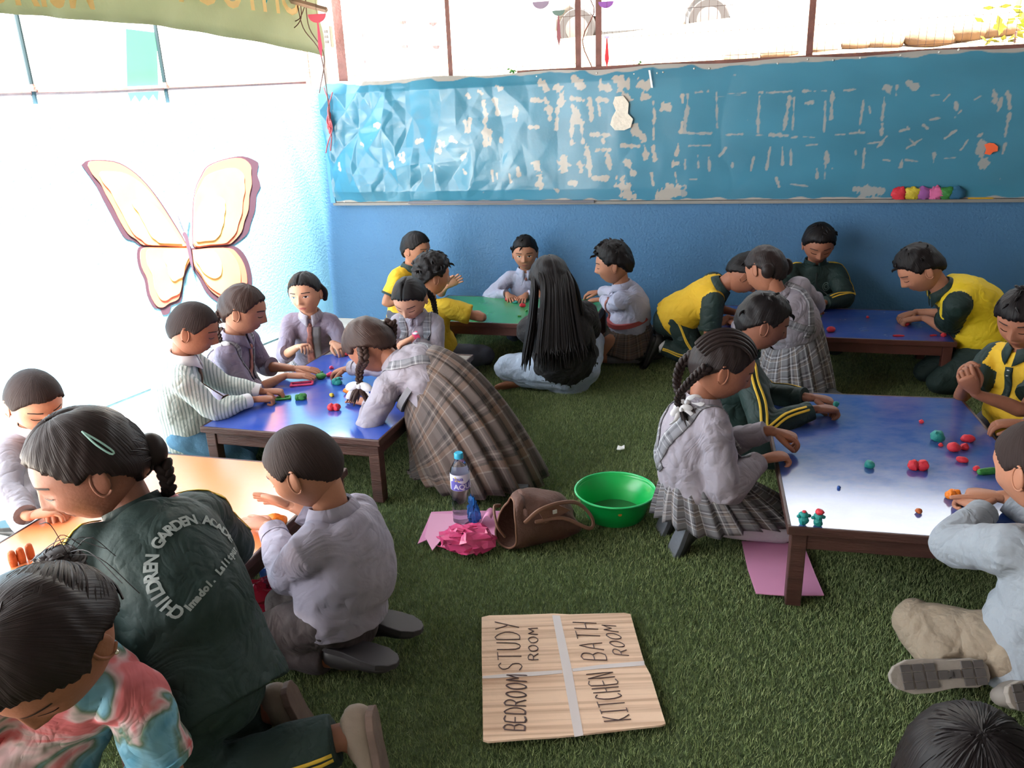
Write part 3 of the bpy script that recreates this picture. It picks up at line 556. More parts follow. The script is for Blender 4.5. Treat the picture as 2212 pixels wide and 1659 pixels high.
table('scratched blue low table on the right with a pink sheet under it', (.735, 1.90), (.973, -.228), (.236, .972), .72, 1.10, rb, m_wood)
table('blue low table with red brown legs near the back wall', (1.0, 3.845), (.957, -.29), (.29, .957), 1.115, .60, laminate('plain_blue_laminate', (40, 72, 165), .2, .12), m_redw)
g0 = wf(-1.80, 4.0); table('green topped low table by the back wall', g0[:2], (.957, -.29), (.29, .957), 1.02, .62, laminate('green_laminate', (48, 150, 92), .2, .05), m_redw)
o0 = np.array([-.54, 2.363, 0])-WN*1.06-WD*.752; table('orange topped low table at the lower left', o0[:2], (.963, -.268), (.268, .963), .755, 1.06, laminate('orange_laminate', (238, 138, 84), .2, .06), m_wood)
# ================================================================== PEOPLE: builder
NA, NE = 84, 54
def _grid():
    u = np.linspace(-1, 1, NA, endpoint=False); az = np.sign(u)*np.abs(u)**1.35*math.pi
    w = np.linspace(-1, 1, NE+2)[1:-1]; el = (w*.9+.1*w**3)*math.pi/2
    E_, A_ = np.meshgrid(el, az, indexing='ij'); D = np.stack([np.cos(E_)*np.cos(A_), np.cos(E_)*np.sin(A_), np.sin(E_)], -1).reshape(-1, 3)
    D = np.vstack([D, [0, 0, -1], [0, 0, 1]]); Fq = []
    for i in range(NE-1):
        for j in range(NA): Fq.append((i*NA+j, i*NA+(j+1) % NA, (i+1)*NA+(j+1) % NA, (i+1)*NA+j))
    k = NE*NA
    for j in range(NA): Fq.append((k, (j+1) % NA, j)); Fq.append((k+1, (NE-1)*NA+j, (NE-1)*NA+(j+1) % NA))
    uv = [((A_.ravel()[i]/(2*math.pi)+.5), (E_.ravel()[i]/math.pi+.5)) for i in range(NE*NA)]+[(.5, 0), (.5, 1)]
    return D, Fq, uv
HD, HF, HUV = _grid()
ga = lambda x, w: np.exp(-(x/w)**2)
def sstep(x): x = np.clip(x, 0, 1); return x*x*(3-2*x)
def skull(D, face=True, adult=False):
    a, b, c = .089, .0725, .100
    x, y, z = D[:, 0]*a, D[:, 1]*b, D[:, 2]*c
    low = sstep(-z/c); fr = np.clip(D[:, 0], 0, 1); bk = np.clip(-D[:, 0], 0, 1)
    y = y*(1-.30*low**1.3*(.55+.45*fr)); x = np.where(x < 0, x*(1-.40*low**1.5), x*(1-.06*low))
    y = y*(1+.06*ga(z-.035, .05))                       # wide parietals
    x = x+fr**2*.006*ga(z-.055, .03)                    # round child forehead
    if face:
        fm = sstep((D[:, 0]-.25)/.4)
        x = x-fm*.006*ga(z-.004, .016)*ga(np.abs(y)-.031, .020)      # sockets
        x = x+fm*.0025*ga(z-.024, .008)*ga(np.abs(y)-.028, .022)     # brow
        nose = np.where(z > -.024, np.clip((.020-z)/.044, 0, 1)**1.25, np.clip((z+.038)/.014, 0, 1))
        x = x+fm*.0195*nose*ga(y, .0075+.006*np.clip((.0-z)/.03, 0, 1))
        x = x+fm*.0045*ga(z+.027, .008)*ga(np.abs(y)-.012, .006)     # nostril wings
        x = x+fm*(.0050*ga(z+.050, .0042)*ga(y, .018)+.0055*ga(z+.060, .0048)*ga(y, .016)-.0025*ga(z+.0552, .002)*ga(y, .02))
        x = x+fm*.0055*ga(z+.083, .013)*ga(y, .022)                  # chin
        x = x+fm*.0040*ga(z+.026, .018)*ga(np.abs(y)-.040, .016)     # cheeks
    return np.stack([x, y, z], 1)
HEADV = skull(HD); HBVH = BVHTree.FromPolygons([tuple(v) for v in HEADV], [tuple(f) for f in HF])
SKV = skull(HD, False); SKN = SKV/np.array([.089, .0725, .1])**2; SKN /= np.linalg.norm(SKN, axis=1)[:, None]
def face_pt(y, z, off=.0008):
    h = HBVH.ray_cast(Vector((.4, y, z)), Vector((-1, 0, 0)))
    return np.array(h[0])+np.array([off, 0, 0]) if h[0] is not None else np.array([.08, y, z])
AZ = np.arctan2(HD[:, 1], HD[:, 0]); AAZ = np.abs(AZ)
def hair_cap(thick, line, noise_amp=.0, nsc=60, top=0., part=None, seed=0, back=0., strand=.0012):
    """line: hairline height z at |azimuth| knots; returns local vertices"""
    zl = np.interp(AAZ, [0, .6, .95, 1.3, 1.62, 2.0, 2.5, math.pi], line)
    zl = zl+(.0018*np.sin(AZ*23+seed)+.0012*np.sin(AZ*41+2*seed))*(1 if thick > .007 else .3)
    m = sstep((SKV[:, 2]-zl)/.011+.3)
    t = thick+top*sstep((SKV[:, 2]-.03)/.06)+back*np.clip(-HD[:, 0], 0, 1)
    if noise_amp: t = t+noise_amp*fbm(HD, nsc/10, seed, 3)
    t = t+strand*np.sin(AZ*57+5*np.sin(HD[:, 2]*4+seed))*np.clip(np.cos(HD[:, 2]*1.2), 0, 1)
    if part is not None: t = t-.006*ga(SKV[:, 1]-part, .004)*sstep((SKV[:, 2]-.03)/.03)*sstep((HD[:, 0]+.5)/.3)
    return SKV+SKN*(t*m-.009*(1-m))[:, None]
LINE = dict(boy=(.058, .056, .040, .004, .014, -.012, -.045, -.055), fringe=(.040, .040, .034, .004, .012, -.020, -.055, -.066), girl=(.060, .056, .040, .006, .012, -.020, -.058, -.070), buzz=(.054, .052, .034, .002, .012, -.020, -.050, -.060))
def skinmat(k):
    return mat('skin_%d' % k, [(178, 122, 96), (160, 104, 80), (196, 140, 112), (140, 92, 74)][k], .55, .12, 90, .05, 20, spec=.35)
def hairmat(name, rgb, rough=.42):
    if name in MATS: return MATS[name]
    m = mat(name, rgb, rough, spec=.22); nt = m.node_tree; b = nt.nodes['Principled BSDF']
    uvn = nt.nodes.new('ShaderNodeUVMap'); mp = nt.nodes.new('ShaderNodeMapping'); mp.inputs['Scale'].default_value = (160, 5, 1); n = nt.nodes.new('ShaderNodeTexNoise'); n.inputs['Scale'].default_value = 1.; n.inputs['Detail'].default_value = 3
    nt.links.new(uvn.outputs[0], mp.inputs[0]); nt.links.new(mp.outputs[0], n.inputs['Vector']); bp = nt.nodes.new('ShaderNodeBump'); bp.inputs['Strength'].default_value = .55; bp.inputs['Distance'].default_value = .004
    nt.links.new(n.outputs['Fac'], bp.inputs['Height']); nt.links.new(bp.outputs[0], b.inputs['Normal'])
    r = nt.nodes.new('ShaderNodeValToRGB'); c = lin(rgb); r.color_ramp.elements[0].color = (*[x*.6 for x in c], 1); r.color_ramp.elements[1].color = (*[x*1.4 for x in c], 1); nt.links.new(n.outputs['Fac'], r.inputs[0]); nt.links.new(r.outputs[0], b.inputs['Base Color'])
    return m
def plaid(name, base, dark, light, n=9, nvv=4, accent=None):
    if name in MATS: return MATS[name]
    m = mat(name, base, .85, .15, 120); nt = m.node_tree; b = nt.nodes['Principled BSDF']; uvn = nt.nodes.new('ShaderNodeUVMap'); sp = nt.nodes.new('ShaderNodeSeparateXYZ'); nt.links.new(uvn.outputs[0], sp.inputs[0]); outs = []
    for ax, k in ((0, n), (1, nvv)):
        mu = nt.nodes.new('ShaderNodeMath'); mu.operation = 'MULTIPLY'; mu.inputs[1].default_value = k; fr = nt.nodes.new('ShaderNodeMath'); fr.operation = 'FRACT'; nt.links.new(sp.outputs[ax], mu.inputs[0]); nt.links.new(mu.outputs[0], fr.inputs[0])
        r = nt.nodes.new('ShaderNodeValToRGB'); r.color_ramp.interpolation = 'CONSTANT'; el = r.color_ramp.elements; el[0].color = (*lin(base), 1); el[1].position = .34; el[1].color = (*lin(dark), 1)
        for p_, c in ((.46, base), (.52, light), (.57, base), (.64, dark), (.70, accent or base), (.86, light), (.90, base)): e = el.new(p_); e.color = (*lin(c), 1)
        nt.links.new(fr.outputs[0], r.inputs[0]); outs.append(r.outputs[0])
    mx = nt.nodes.new('ShaderNodeMix'); mx.data_type = 'RGBA'; mx.inputs[0].default_value = .5; cs = [i for i in mx.inputs if i.type == 'RGBA']; nt.links.new(outs[0], cs[0]); nt.links.new(outs[1], cs[1]); nt.links.new([o for o in mx.outputs if o.type == 'RGBA'][0], b.inputs['Base Color'])
    return m
def stripes(name, base, line, n, yaw=0):
    if name in MATS: return MATS[name]
    m = mat(name, base, .8, .2, 60); nt = m.node_tree; b = nt.nodes['Principled BSDF']; tc = nt.nodes.new('ShaderNodeTexCoord'); mp = nt.nodes.new('ShaderNodeMapping'); mp.inputs['Rotation'].default_value = (0, 0, -yaw); w = nt.nodes.new('ShaderNodeTexWave'); w.inputs['Scale'].default_value = n; w.inputs['Distortion'].default_value = .4
    nt.links.new(tc.outputs['Object'], mp.inputs[0]); nt.links.new(mp.outputs[0], w.inputs['Vector']); r = nt.nodes.new('ShaderNodeValToRGB'); r.color_ramp.elements[0].position = .55; r.color_ramp.elements[1].position = .8; r.color_ramp.elements[0].color = (*lin(base), 1); r.color_ramp.elements[1].color = (*lin(line), 1); nt.links.new(w.outputs['Fac'], r.inputs[0]); nt.links.new(r.outputs[0], b.inputs['Base Color'])
    return m
# ---- hand: local x along the fingers, z back of the hand, thumb on +y (right hand)
def hand(pose, side):
    parts = []
    curl = dict(flat=(4, 8, 6), relaxed=(22, 30, 20), grip=(48, 62, 38), pinch=(38, 48, 22), point=(60, 80, 50), press=(10, 14, 10), fist=(70, 85, 55))[pose]
    parts.append(tube([(-.034, 0, 0, .017, .013), (-.01, 0, .001, .024, .013), (.018, 0, .001, .029, .012), (.034, 0, 0, .027, .010)], (0, 1, 0), 14, 3))
    for i, (y, L, sp) in enumerate(((.0215, .046, 9), (.0075, .052, 3), (-.0068, .048, -3), (-.0205, .038, -10))):
        c = curl if not (pose == 'point' and i == 0) else (2, 4, 3)
        k = 1+.12*i if pose in ('pinch', 'relaxed', 'grip') else 1
        p = np.array([.030, y, 0.]); a = 0; pts = [p-np.array([.012, 0, 0]), p]
        for seg, frac in enumerate((.46, .31, .23)):
            a += math.radians(c[seg]*k); sp_ = math.radians(sp+(4*random.random()-2)); d = np.array([math.cos(a)*math.cos(sp_), math.cos(a)*math.sin(sp_), -math.sin(a)]); p = p+d*L*frac; pts.append(p)
        r = np.array([.0072, .0075, .0068, .0062, .0054]) if i < 3 else np.array([.0066, .0066, .006, .0055, .0048])
        parts.append(tube(np.hstack([np.array(pts), np.stack([r, r], 1)]), None, 9, 3))
    th = dict(flat=(.55, -.1), relaxed=(.5, -.45), grip=(.35, -.9), pinch=(.30, -.75), point=(.3, -.7), press=(.7, -.1), fist=(.2, -.9))[pose]
    p0 = np.array([-.016, .018, -.003]); d1 = nv([.75, .62, th[1]*.5]); p1 = p0+d1*.026; d2 = nv([1, th[0]*.4, th[1]*.8]); p2 = p1+d2*.022; p3 = p2+nv([1, -.1, th[1]*.9])*.018
    parts.append(tube([(*p0, .010, .010), (*p1, .0092, .0092), (*p2, .0078, .0078), (*p3, .0062, .0062)], None, 9, 3))
    V = []; Fq = []
    for v, f in parts:
        k = len(V); V += [np.array(x)*[1, side, 1] for x in v]; Fq += [tuple(i+k for i in (q if side > 0 else q[::-1])) for q in f]
    return np.array(V), Fq
def ribbon_on(bvh, pts, width, off=.003, n=5, wl=None, mi=0):
    P = catmull(np.array(pts, float), n) if len(pts) > 2 else np.array([np.array(pts[0])*(1-t)+np.array(pts[1])*t for t in np.linspace(0, 1, n*2)])
    L = []; Nn = []
    for p in P:
        h = bvh.find_nearest(Vector(p)); L.append(np.array(h[0])); Nn.append(np.array(h[1]))
    L = np.array(L); Nn = np.array(Nn)
    for _ in range(2): L[1:-1] = (L[:-2]+2*L[1:-1]+L[2:])/4; Nn[1:-1] = (Nn[:-2]+2*Nn[1:-1]+Nn[2:])/4
    T = np.gradient(L, axis=0); V = []
    for i in range(len(L)):
        c = nv(np.cross(nv(T[i]), Nn[i])); w = width*(wl[min(len(wl)-1, int(i/len(L)*len(wl)))] if wl else 1)
        row = []
        for k in (-1, -.33, .33, 1):
            q = L[i]+c*w*.5*k; h = bvh.find_nearest(Vector(q)); q2 = np.array(h[0])+np.array(h[1])*off; row.append(q2)
        V += row
    Fq = [(i*4+j, i*4+j+1, i*4+5+j, i*4+4+j) for i in range(len(L)-1) for j in range(3)]
    return V, Fq
def solid(o, th):
    md = o.modifiers.new('thick', 'SOLIDIFY'); md.thickness = th; md.offset = 0; return o
def shoe(mbu, mbs, ankle, x, up, s, tread=None):
    """shoe shell and sole, toe along x, sole facing -up"""
    x = nv(x); up = nv(up-x*(up@x)); y = np.cross(up, x); heel = ankle-up*.045*s-x*.035*s
    rows = [(0, .022, .030), (.02, .030, .036), (.06, .032, .034), (.10, .033, .024), (.14, .036, .019), (.175, .030, .014), (.192, .016, .008)]
    V, Fq = tube([(*(heel+x*a*s+up*h*s*.9), w*s, h*s) for a, w, h in rows], y, 16, 3); mbu.add(V, Fq)
    out = []
    for a, w in ((-.012, .010), (-.006, .022), (.02, .031), (.07, .029), (.12, .036), (.16, .036), (.19, .024), (.203, .008)): out.append((a, w))
    pts = [heel+x*a*s+y*w*s-up*.006*s for a, w in out]+[heel+x*a*s-y*w*s-up*.006*s for a, w in reversed(out)]
    mbs.prism(pts, up*.016*s)
    return heel, x, y, up
def mat3(f, l, u): return np.stack([f, l, u], 1)
PEOPLE = {}
def person(label, pelvis, head, yaw, s=1., hs=None, hyaw=None, hpitch=15, hroll=0, cyaw=None, curve=.02, L=None, R=None, legs='kneel', legyaw=None, skin=0, top=None, bottom=None, hair=None, face=None, shoes=None, socks=None, extras=None, voxel=.008, girth=1., ears=True, sway=0., foot='flat'):
    hs = hs or s; P = np.asarray(pelvis, float); Hd = np.asarray(head, float); yr = math.radians(yaw); Z = np.array([0, 0, 1.])
    f0 = np.array([math.cos(yr), math.sin(yr), 0]); r0 = np.array([math.sin(yr), -math.cos(yr), 0])
    hy, hp, hr = math.radians(hyaw if hyaw is not None else yaw), math.radians(hpitch), math.radians(hroll)
    fh = np.array([math.cos(hy)*math.cos(hp), math.sin(hy)*math.cos(hp), -math.sin(hp)]); rh = np.array([math.sin(hy), -math.cos(hy), 0]); uh = np.cross(rh, fh)
    rh, uh = rh*math.cos(hr)+uh*math.sin(hr), uh*math.cos(hr)-rh*math.sin(hr); HM = mat3(fh, -rh, uh)
    toW = lambda v: Hd+(np.asarray(v)*hs)@HM.T
    N = Hd-s*.140*nv(.55*uh+.5*nv(Hd-P)+.0*Z)-fh*.018*s; T = nv(N-P); Ln = np.linalg.norm(N-P)
    cy = math.radians(cyaw if cyaw is not None else yaw); fc = np.array([math.cos(cy), math.sin(cy), 0]); fc = nv(fc-T*(fc@T)); rc = nv(np.cross(fc, T))
    root = thing('person', (P[0], P[1], 0), label, 'person')
    g = s*girth
    def spine(t): return P+(N-P)*t-fc*curve*math.sin(math.pi*min(1, max(0, t)))*1.5+rc*sway*math.sin(math.pi*t)
    Sh = {-1: N-T*.042*s-rc*.112*g, 1: N-T*.042*s+rc*.112*g}; arms = {}
    for sd, H in ((-1, L), (1, R)):
        if H is None: H = dict(at=Sh[sd]-T*.3*s+fc*.08*s)
        C = np.asarray(H['at'], float); hd = H.get('dir')
        if hd is None: hd = nv((C-Sh[sd])*[1, 1, .25])
        else: hd = nv(hd)
        Wt = C-hd*.050*s; a1, a2 = .200*s, .180*s; dv = Wt-Sh[sd]; d = np.linalg.norm(dv); mx = (a1+a2)*.985
        if d > mx: k = d/mx; a1 *= k; a2 *= k
        x = (a1*a1-a2*a2+d*d)/(2*d); h = math.sqrt(max(0, a1*a1-x*x)); dn = dv/d; pole = np.asarray(H.get('pole', -Z*.8+rc*sd*.5-fc*.25), float); pole = nv(pole-dn*(pole@dn))
        El = Sh[sd]+dn*x+pole*h
        hu = np.asarray(H.get('up', Z), float); hu = nv(hu-hd*(hu@hd)); arms[sd] = dict(S=Sh[sd], E=El, W=Wt, C=C, hd=hd, hu=hu, pose=H.get('pose', 'relaxed'))
    ly = math.radians(legyaw if legyaw is not None else yaw); fl = np.array([math.cos(ly), math.sin(ly), 0]); rl = np.array([math.sin(ly), -math.cos(ly), 0]); LG = {}
    for sd in (-1, 1):
        hip = P+rl*sd*.062*g-Z*.01*s
        if isinstance(legs, dict): kn, an = [np.asarray(v, float) for v in legs[sd][:2]]; toe = np.asarray(legs[sd][2], float) if len(legs[sd]) > 2 else nv(an-kn); sup = np.asarray(legs[sd][3], float) if len(legs[sd]) > 3 else Z
        elif legs == 'cross':
            kn = P+fl*.16*s+rl*sd*.235*s; kn[2] = .085*s; an = P+fl*.235*s-rl*sd*.06*s; an[2] = .045*s; toe = nv(-rl*sd+fl*.25); sup = nv(rl*0+Z*.35+fl*.8)
        else:
            dz = P[2]-.058*s; hx = math.sqrt(max(.0009, (.275*s)**2-dz*dz)); kn = P+fl*hx+rl*sd*.085*s; kn[2] = .055*s; an = kn-fl*.265*s-rl*sd*.015*s; an[2] = .045*s
            if foot == 'tuck': toe = nv(-Z*.9-fl*.35); sup = fl-Z*.3; an[2] = .10*s
            else: toe = nv(-fl-Z*.12); sup = -Z+fl*.15
        LG[sd] = (hip, kn, an, nv(toe), sup)
    # ---------------- body: one continuous surface, then head and hands joined in
    b = MB()
    b.add(*tube([(*(P-T*.05*s), .075*g, .068*g), (*P, .100*g, .084*g), (*spine(.28), .086*g, .072*g), (*spine(.58), .098*g, .078*g), (*spine(.82), .104*g, .072*g), (*spine(.95), .075*g, .056*g), (*N, .045*s, .046*s), (*(Hd-uh*.05*hs-fh*.02*hs), .043*s, .045*s), (*(Hd-uh*.01*hs-fh*.01*hs), .040*s, .045*s)], rc, 16, 3))
    for sd in (-1, 1):
        a = arms[sd]; b.add(*tube([(*(a['S']-rc*sd*.05*g), .030*s, .030*s), (*a['S'], .036*s, .036*s), (*(a['S']*.5+a['E']*.5), .031*s, .031*s), (*a['E'], .0275*s, .0275*s), (*(a['E']*.6+a['W']*.4), .026*s, .026*s), (*(a['W']-a['hd']*0), .0185*s, .0165*s), (*(a['W']+a['hd']*.02*s), .0175*s, .014*s)], None, 12, 3))
        hip, kn, an, toe, sup = LG[sd]; b.add(*tube([(*hip, .062*g, .062*g), (*(hip*.5+kn*.5), .056*g, .056*g), (*(kn+nv(hip-kn)*.03*s), .043*s, .043*s), (*kn, .041*s, .041*s)], None, 12, 3)); b.add(*tube([(*kn, .041*s, .041*s), (*(kn*.68+an*.32), .042*s, .042*s), (*an, .026*s, .026*s), (*(an+toe*.02*s), .026*s, .026*s)], None, 12, 3))
        x = toe; upv = nv(sup-x*(sup@x)); b.add(*tube([(*(an-x*.025*s-upv*.012*s), .024*s, .024*s), (*(an+x*.05*s-upv*.018*s), .030*s, .020*s), (*(an+x*.11*s-upv*.026*s), .033*s, .013*s), (*(an+x*.135*s-upv*.028*s), .026*s, .009*s)], np.cross(upv, x), 12, 3))
    V, Fq = remesh(b, voxel, 3); bm_ = MB().add(V, Fq); bm_.add(toW(HEADV), HF)
    if ears:
        for sd in (-1, 1):
            er = []; 
            for k in range(14):
                a = 2*math.pi*k/14; er.append((-.006-.011*math.cos(a)-.003*math.sin(a), .0735+.005*(1-math.cos(a))*.8, -.004+.027*math.sin(a)*(1 if math.sin(a) > 0 else 1.0)))
            VV, FF = ell((0, 0, 0), (.0150, .0066, .0285), nu=12, nv_=8); VV = np.array(VV); A_ = np.array([[.95, 0, -.22], [0, 1, 0], [.22, 0, .95]]); VV = VV@A_.T; VV[:, 1] += np.clip(-VV[:, 0], 0, 1)*.45; VV = VV*[1, sd, 1]+np.array([-.008, sd*.0735, -.006])
            bm_.add(toW(VV), FF if sd > 0 else [q[::-1] for q in FF])
            ring = np.array([(.0150*math.cos(a), .0015, .0285*math.sin(a)) for a in np.linspace(-2.3, 1.9, 14)])@A_.T; ring[:, 1] += np.clip(-ring[:, 0], 0, 1)*.45+.001; ring = ring*[1, sd, 1]+np.array([-.008, sd*.0735, -.006]); bm_.add(toW(np.array(wire(ring, .0028, 1, 6)[0])), wire(ring, .0028, 1, 6)[1])
    for sd in (-1, 1):
        a = arms[sd]; V, Fq = hand(a['pose'], sd); hl = np.cross(a['hu'], a['hd']); bm_.add(a['C']+(V*s*1.06)@mat3(a['hd'], hl, a['hu']).T, Fq)
    obj('body', bm_, skinmat(skin), root, True, angle=None)
    ctx = dict(root=root, P=P, N=N, T=T, fc=fc, rc=rc, Hd=Hd, HM=HM, toW=toW, arms=arms, LG=LG, s=s, hs=hs, spine=spine, fl=fl, rl=rl, g=g, fh=fh, uh=uh)
    # ---------------- face features
    if face:
        m_e, m_i, m_l, m_b = mat('eye_white', (225, 220, 215), .3), mat('iris', (30, 20, 16), .2), mat('lip_%d' % skin, [(160, 88, 80), (140, 78, 70), (178, 96, 90), (120, 70, 62)][skin], .5), mat('brow', (40, 30, 28), .8)
        for sd in (-1, 1):
            ey = sd*.031
            def strip(cs, w, off=.0012):
                P_ = [face_pt(y, z+w/2, off) for y, z in cs]+[face_pt(y, z-w/2, off) for y, z in cs]; n = len(cs); return toW(P_), [(i, i+1, n+i+1, n+i) if sd < 0 else (i, n+i, n+i+1, i+1) for i in range(n-1)]
            ys = np.linspace(-.0135, .0135, 9)
            if face == 'open':
                ring = [(ey+.0135*math.cos(a), .004+.0052*math.sin(a)*(1-.25*abs(math.cos(a)))) for a in np.linspace(0, 2*math.pi, 20, endpoint=False)]; P_ = [face_pt(ey, .004, .0016)]+[face_pt(y, z, .0010) for y, z in ring]
                e = obj('eye', MB().add(toW(P_), [(0, 1+k, 1+(k+1) % 20) for k in range(20)]), m_e, root); ring = [(ey+.0056*math.cos(a), .0045+.0050*math.sin(a)) for a in np.linspace(0, 2*math.pi, 14, endpoint=False)]; P_ = [face_pt(ey, .0045, .0026)]+[face_pt(y, z, .0020) for y, z in ring]
                obj('iris', MB().add(toW(P_), [(0, 1+k, 1+(k+1) % 14) for k in range(14)]), m_i, e); cs = [(ey+y, .0085-.0045*(y/.0135)**2) for y in ys]; wv = .0022
            else: cs = [(ey+y, -.0005-.0035*(1-(y/.0135)**2)) for y in ys]; wv = .0024
            obj('eyelashes', MB().add(*strip(cs, wv, .0024)), m_i, root)
            cs = [(ey+sd*.002+y*1.35, .0245-.004*(y*sd/.0135 > .3)*(y*sd/.0135-.3)) for y in ys]; obj('eyebrow', MB().add(*strip(cs, .0042)), m_b, root)
        ys = np.linspace(-.0185, .0185, 11); P_ = []
        for y in ys: k = 1-(y/.0185)**2; P_ += [face_pt(y, -.0545+.0075*k**.8-.001*ga(y, .003), .0010), face_pt(y, -.0552, .0012), face_pt(y, -.0560-.0085*k**.8, .0010)]
        obj('lips', MB().add(toW(P_), [(3*i+j, 3*i+j+1, 3*i+4+j, 3*i+3+j) for i in range(10) for j in range(2)]), m_l, root)
    # ---------------- clothes
    if top:
        sl = top.get('sleeve', 'long'); k = top.get('loose', 1.); inf = .013*s*k; m_t = top['m']; low = top.get('low', -.03)
        c = MB(); c.add(*tube([(*(P+T*low*s), .112*g+inf*1.2, .098*g+inf*1.2), (*(P+T*.05*s), .108*g+inf*1.5, .094*g+inf*1.5), (*spine(.36), .100*g+inf*1.3, .088*g+inf*1.3), (*spine(.6), .106*g+inf, .088*g+inf), (*spine(.82), .108*g+inf*.9, .078*g+inf*.9), (*spine(.96), .074*g+inf*.8, .058*g+inf*.8), (*(N+T*.012*s), .050*s+inf*.25, .051*s+inf*.25)], rc, 20, 3, 'flat'))
        for sd in (-1, 1):
            a = arms[sd]; S_, E_, W_ = a['S'], a['E'], a['W']; r0_ = .040*s+inf*.9
            if sl == 'long': e0 = W_-nv(W_-E_)*.012*s; rows = [(*(S_-rc*sd*.05*g+T*-.005*s), r0_, r0_), (*S_, r0_, r0_), (*(S_*.5+E_*.5), .036*s+inf, .036*s+inf), (*E_, .033*s+inf*1.05, .033*s+inf*1.05), (*(E_*.5+W_*.5), .029*s+inf, .029*s+inf), (*e0, .0225*s+inf*.55, .0225*s+inf*.55)]
            elif sl == 'rolled': e0 = E_*.72+W_*.28; rows = [(*(S_-rc*sd*.05*g), r0_, r0_), (*S_, r0_, r0_), (*(S_*.5+E_*.5), .036*s+inf, .036*s+inf), (*E_, .034*s+inf*1.05, .034*s+inf*1.05), (*e0, .032*s+inf, .032*s+inf)]
            else: e0 = S_*.30+E_*.70; rows = [(*(S_-rc*sd*.05*g), r0_, r0_), (*S_, r0_*1.03, r0_*1.03), (*(S_*.65+E_*.35), .038*s+inf*1.1, .038*s+inf*1.1), (*e0, .036*s+inf*1.25, .036*s+inf*1.25)]
            c.add(*tube(rows, None, 14, 4, 'flat')); a['cuff'] = e0
        V, Fq = remesh(c, voxel*.85, 6); Nn = normals(V, Fq); rs = int(abs(P[0])*1000) % 97
        amp = top.get('fold', .0032); V = V+Nn*(amp*(np.abs(fbm(V, 22, rs, 2))*1.3-.6)+amp*.5*fbm(V, 55, rs+1, 1))[:, None]
        ctx['bvh'] = BVHTree.FromPolygons([tuple(v) for v in V], Fq); nm = top.get('name', 'shirt')
        ob = obj(nm, MB().add(V, Fq), m_t, root, True, angle=None); ctx['top'] = ob
        if top.get('sleeve_m') is not None:      # contrasting sleeves: faces nearer to the arm bones than to the torso
            ob.data.materials.append(top['sleeve_m']); cen = np.array([V[list(f)].mean(0) for f in Fq]); idx = np.zeros(len(Fq), int)
            for sd in (-1, 1):
                a = arms[sd]; lat = (cen-a['S'])@(rc*sd); seg = a['E']-a['S']; t_ = np.clip(((cen-a['S'])@seg)/(seg@seg), 0, 1); d_ = np.linalg.norm(cen-(a['S']+t_[:, None]*seg), axis=1); dt = np.linalg.norm(cen-(a['E']), axis=1)
                idx[((d_ < .062*s) & (lat > -.012*s+top.get('raglan', 0)*s)) | ((d_ < .062*s) & (t_ > .35))] = 1
            ob.data.polygons.foreach_set('material_index', idx.tolist())
        if top.get('cuffs') is not None and sl != 'none':
            for sd in (-1, 1):
                a = arms[sd]; d_ = nv(a['W']-a['E']) if sl != 'short' else nv(a['E']-a['S']); q = a['cuff']; r_ = {'long': .0225*s+inf*.75, 'rolled': .033*s+inf*1.1, 'short': .036*s+inf*1.35}[sl]; w_ = top.get('cuffw', .03)*s
                obj('cuff', MB().add(*tube([(*(q-d_*w_), r_*1.04, r_*1.04), (*(q-d_*w_*.5), r_*1.03, r_*1.03), (*(q+d_*.003*s), r_*1.0, r_*1.0)], None, 18, 2, 'flat')), top['cuffs'], root)
        if top.get('collar') is not None:
            cm = top['collar']; V = []; n = 30; kind = top.get('collar_kind', 'shirt'); ctr = N+T*.004*s+fc*.004*s; ax = nv(T*.8+uh*.35); fx = nv(fc-ax*(fc@ax)); rx = np.cross(fx, ax)
            for i in range(n+1):
                th = .16+(2*math.pi-.32)*i/n; fr_ = math.exp(-(min(th, 2*math.pi-th)/.55)**2); dirv = fx*math.cos(th)+rx*math.sin(th)
                if kind == 'shirt': prof_ = [(.046, .026-.012*fr_), (.051, .030-.012*fr_), (.058, .018-.018*fr_), (.068+.012*fr_, -.006-.034*fr_)]
                else: prof_ = [(.053, -.012), (.051, .012), (.050, .030-.010*fr_), (.054, .032-.010*fr_), (.057, .010)]
                V += [ctr+dirv*r_*s*(1.05)+ax*z_*s-fx*.004*s for r_, z_ in prof_]
            np_ = len(prof_); solid(obj('collar', MB().add(V, [(i*np_+j, i*np_+j+1, (i+1)*np_+j+1, (i+1)*np_+j) for i in range(n) for j in range(np_-1)]), cm, root), .0035*s)
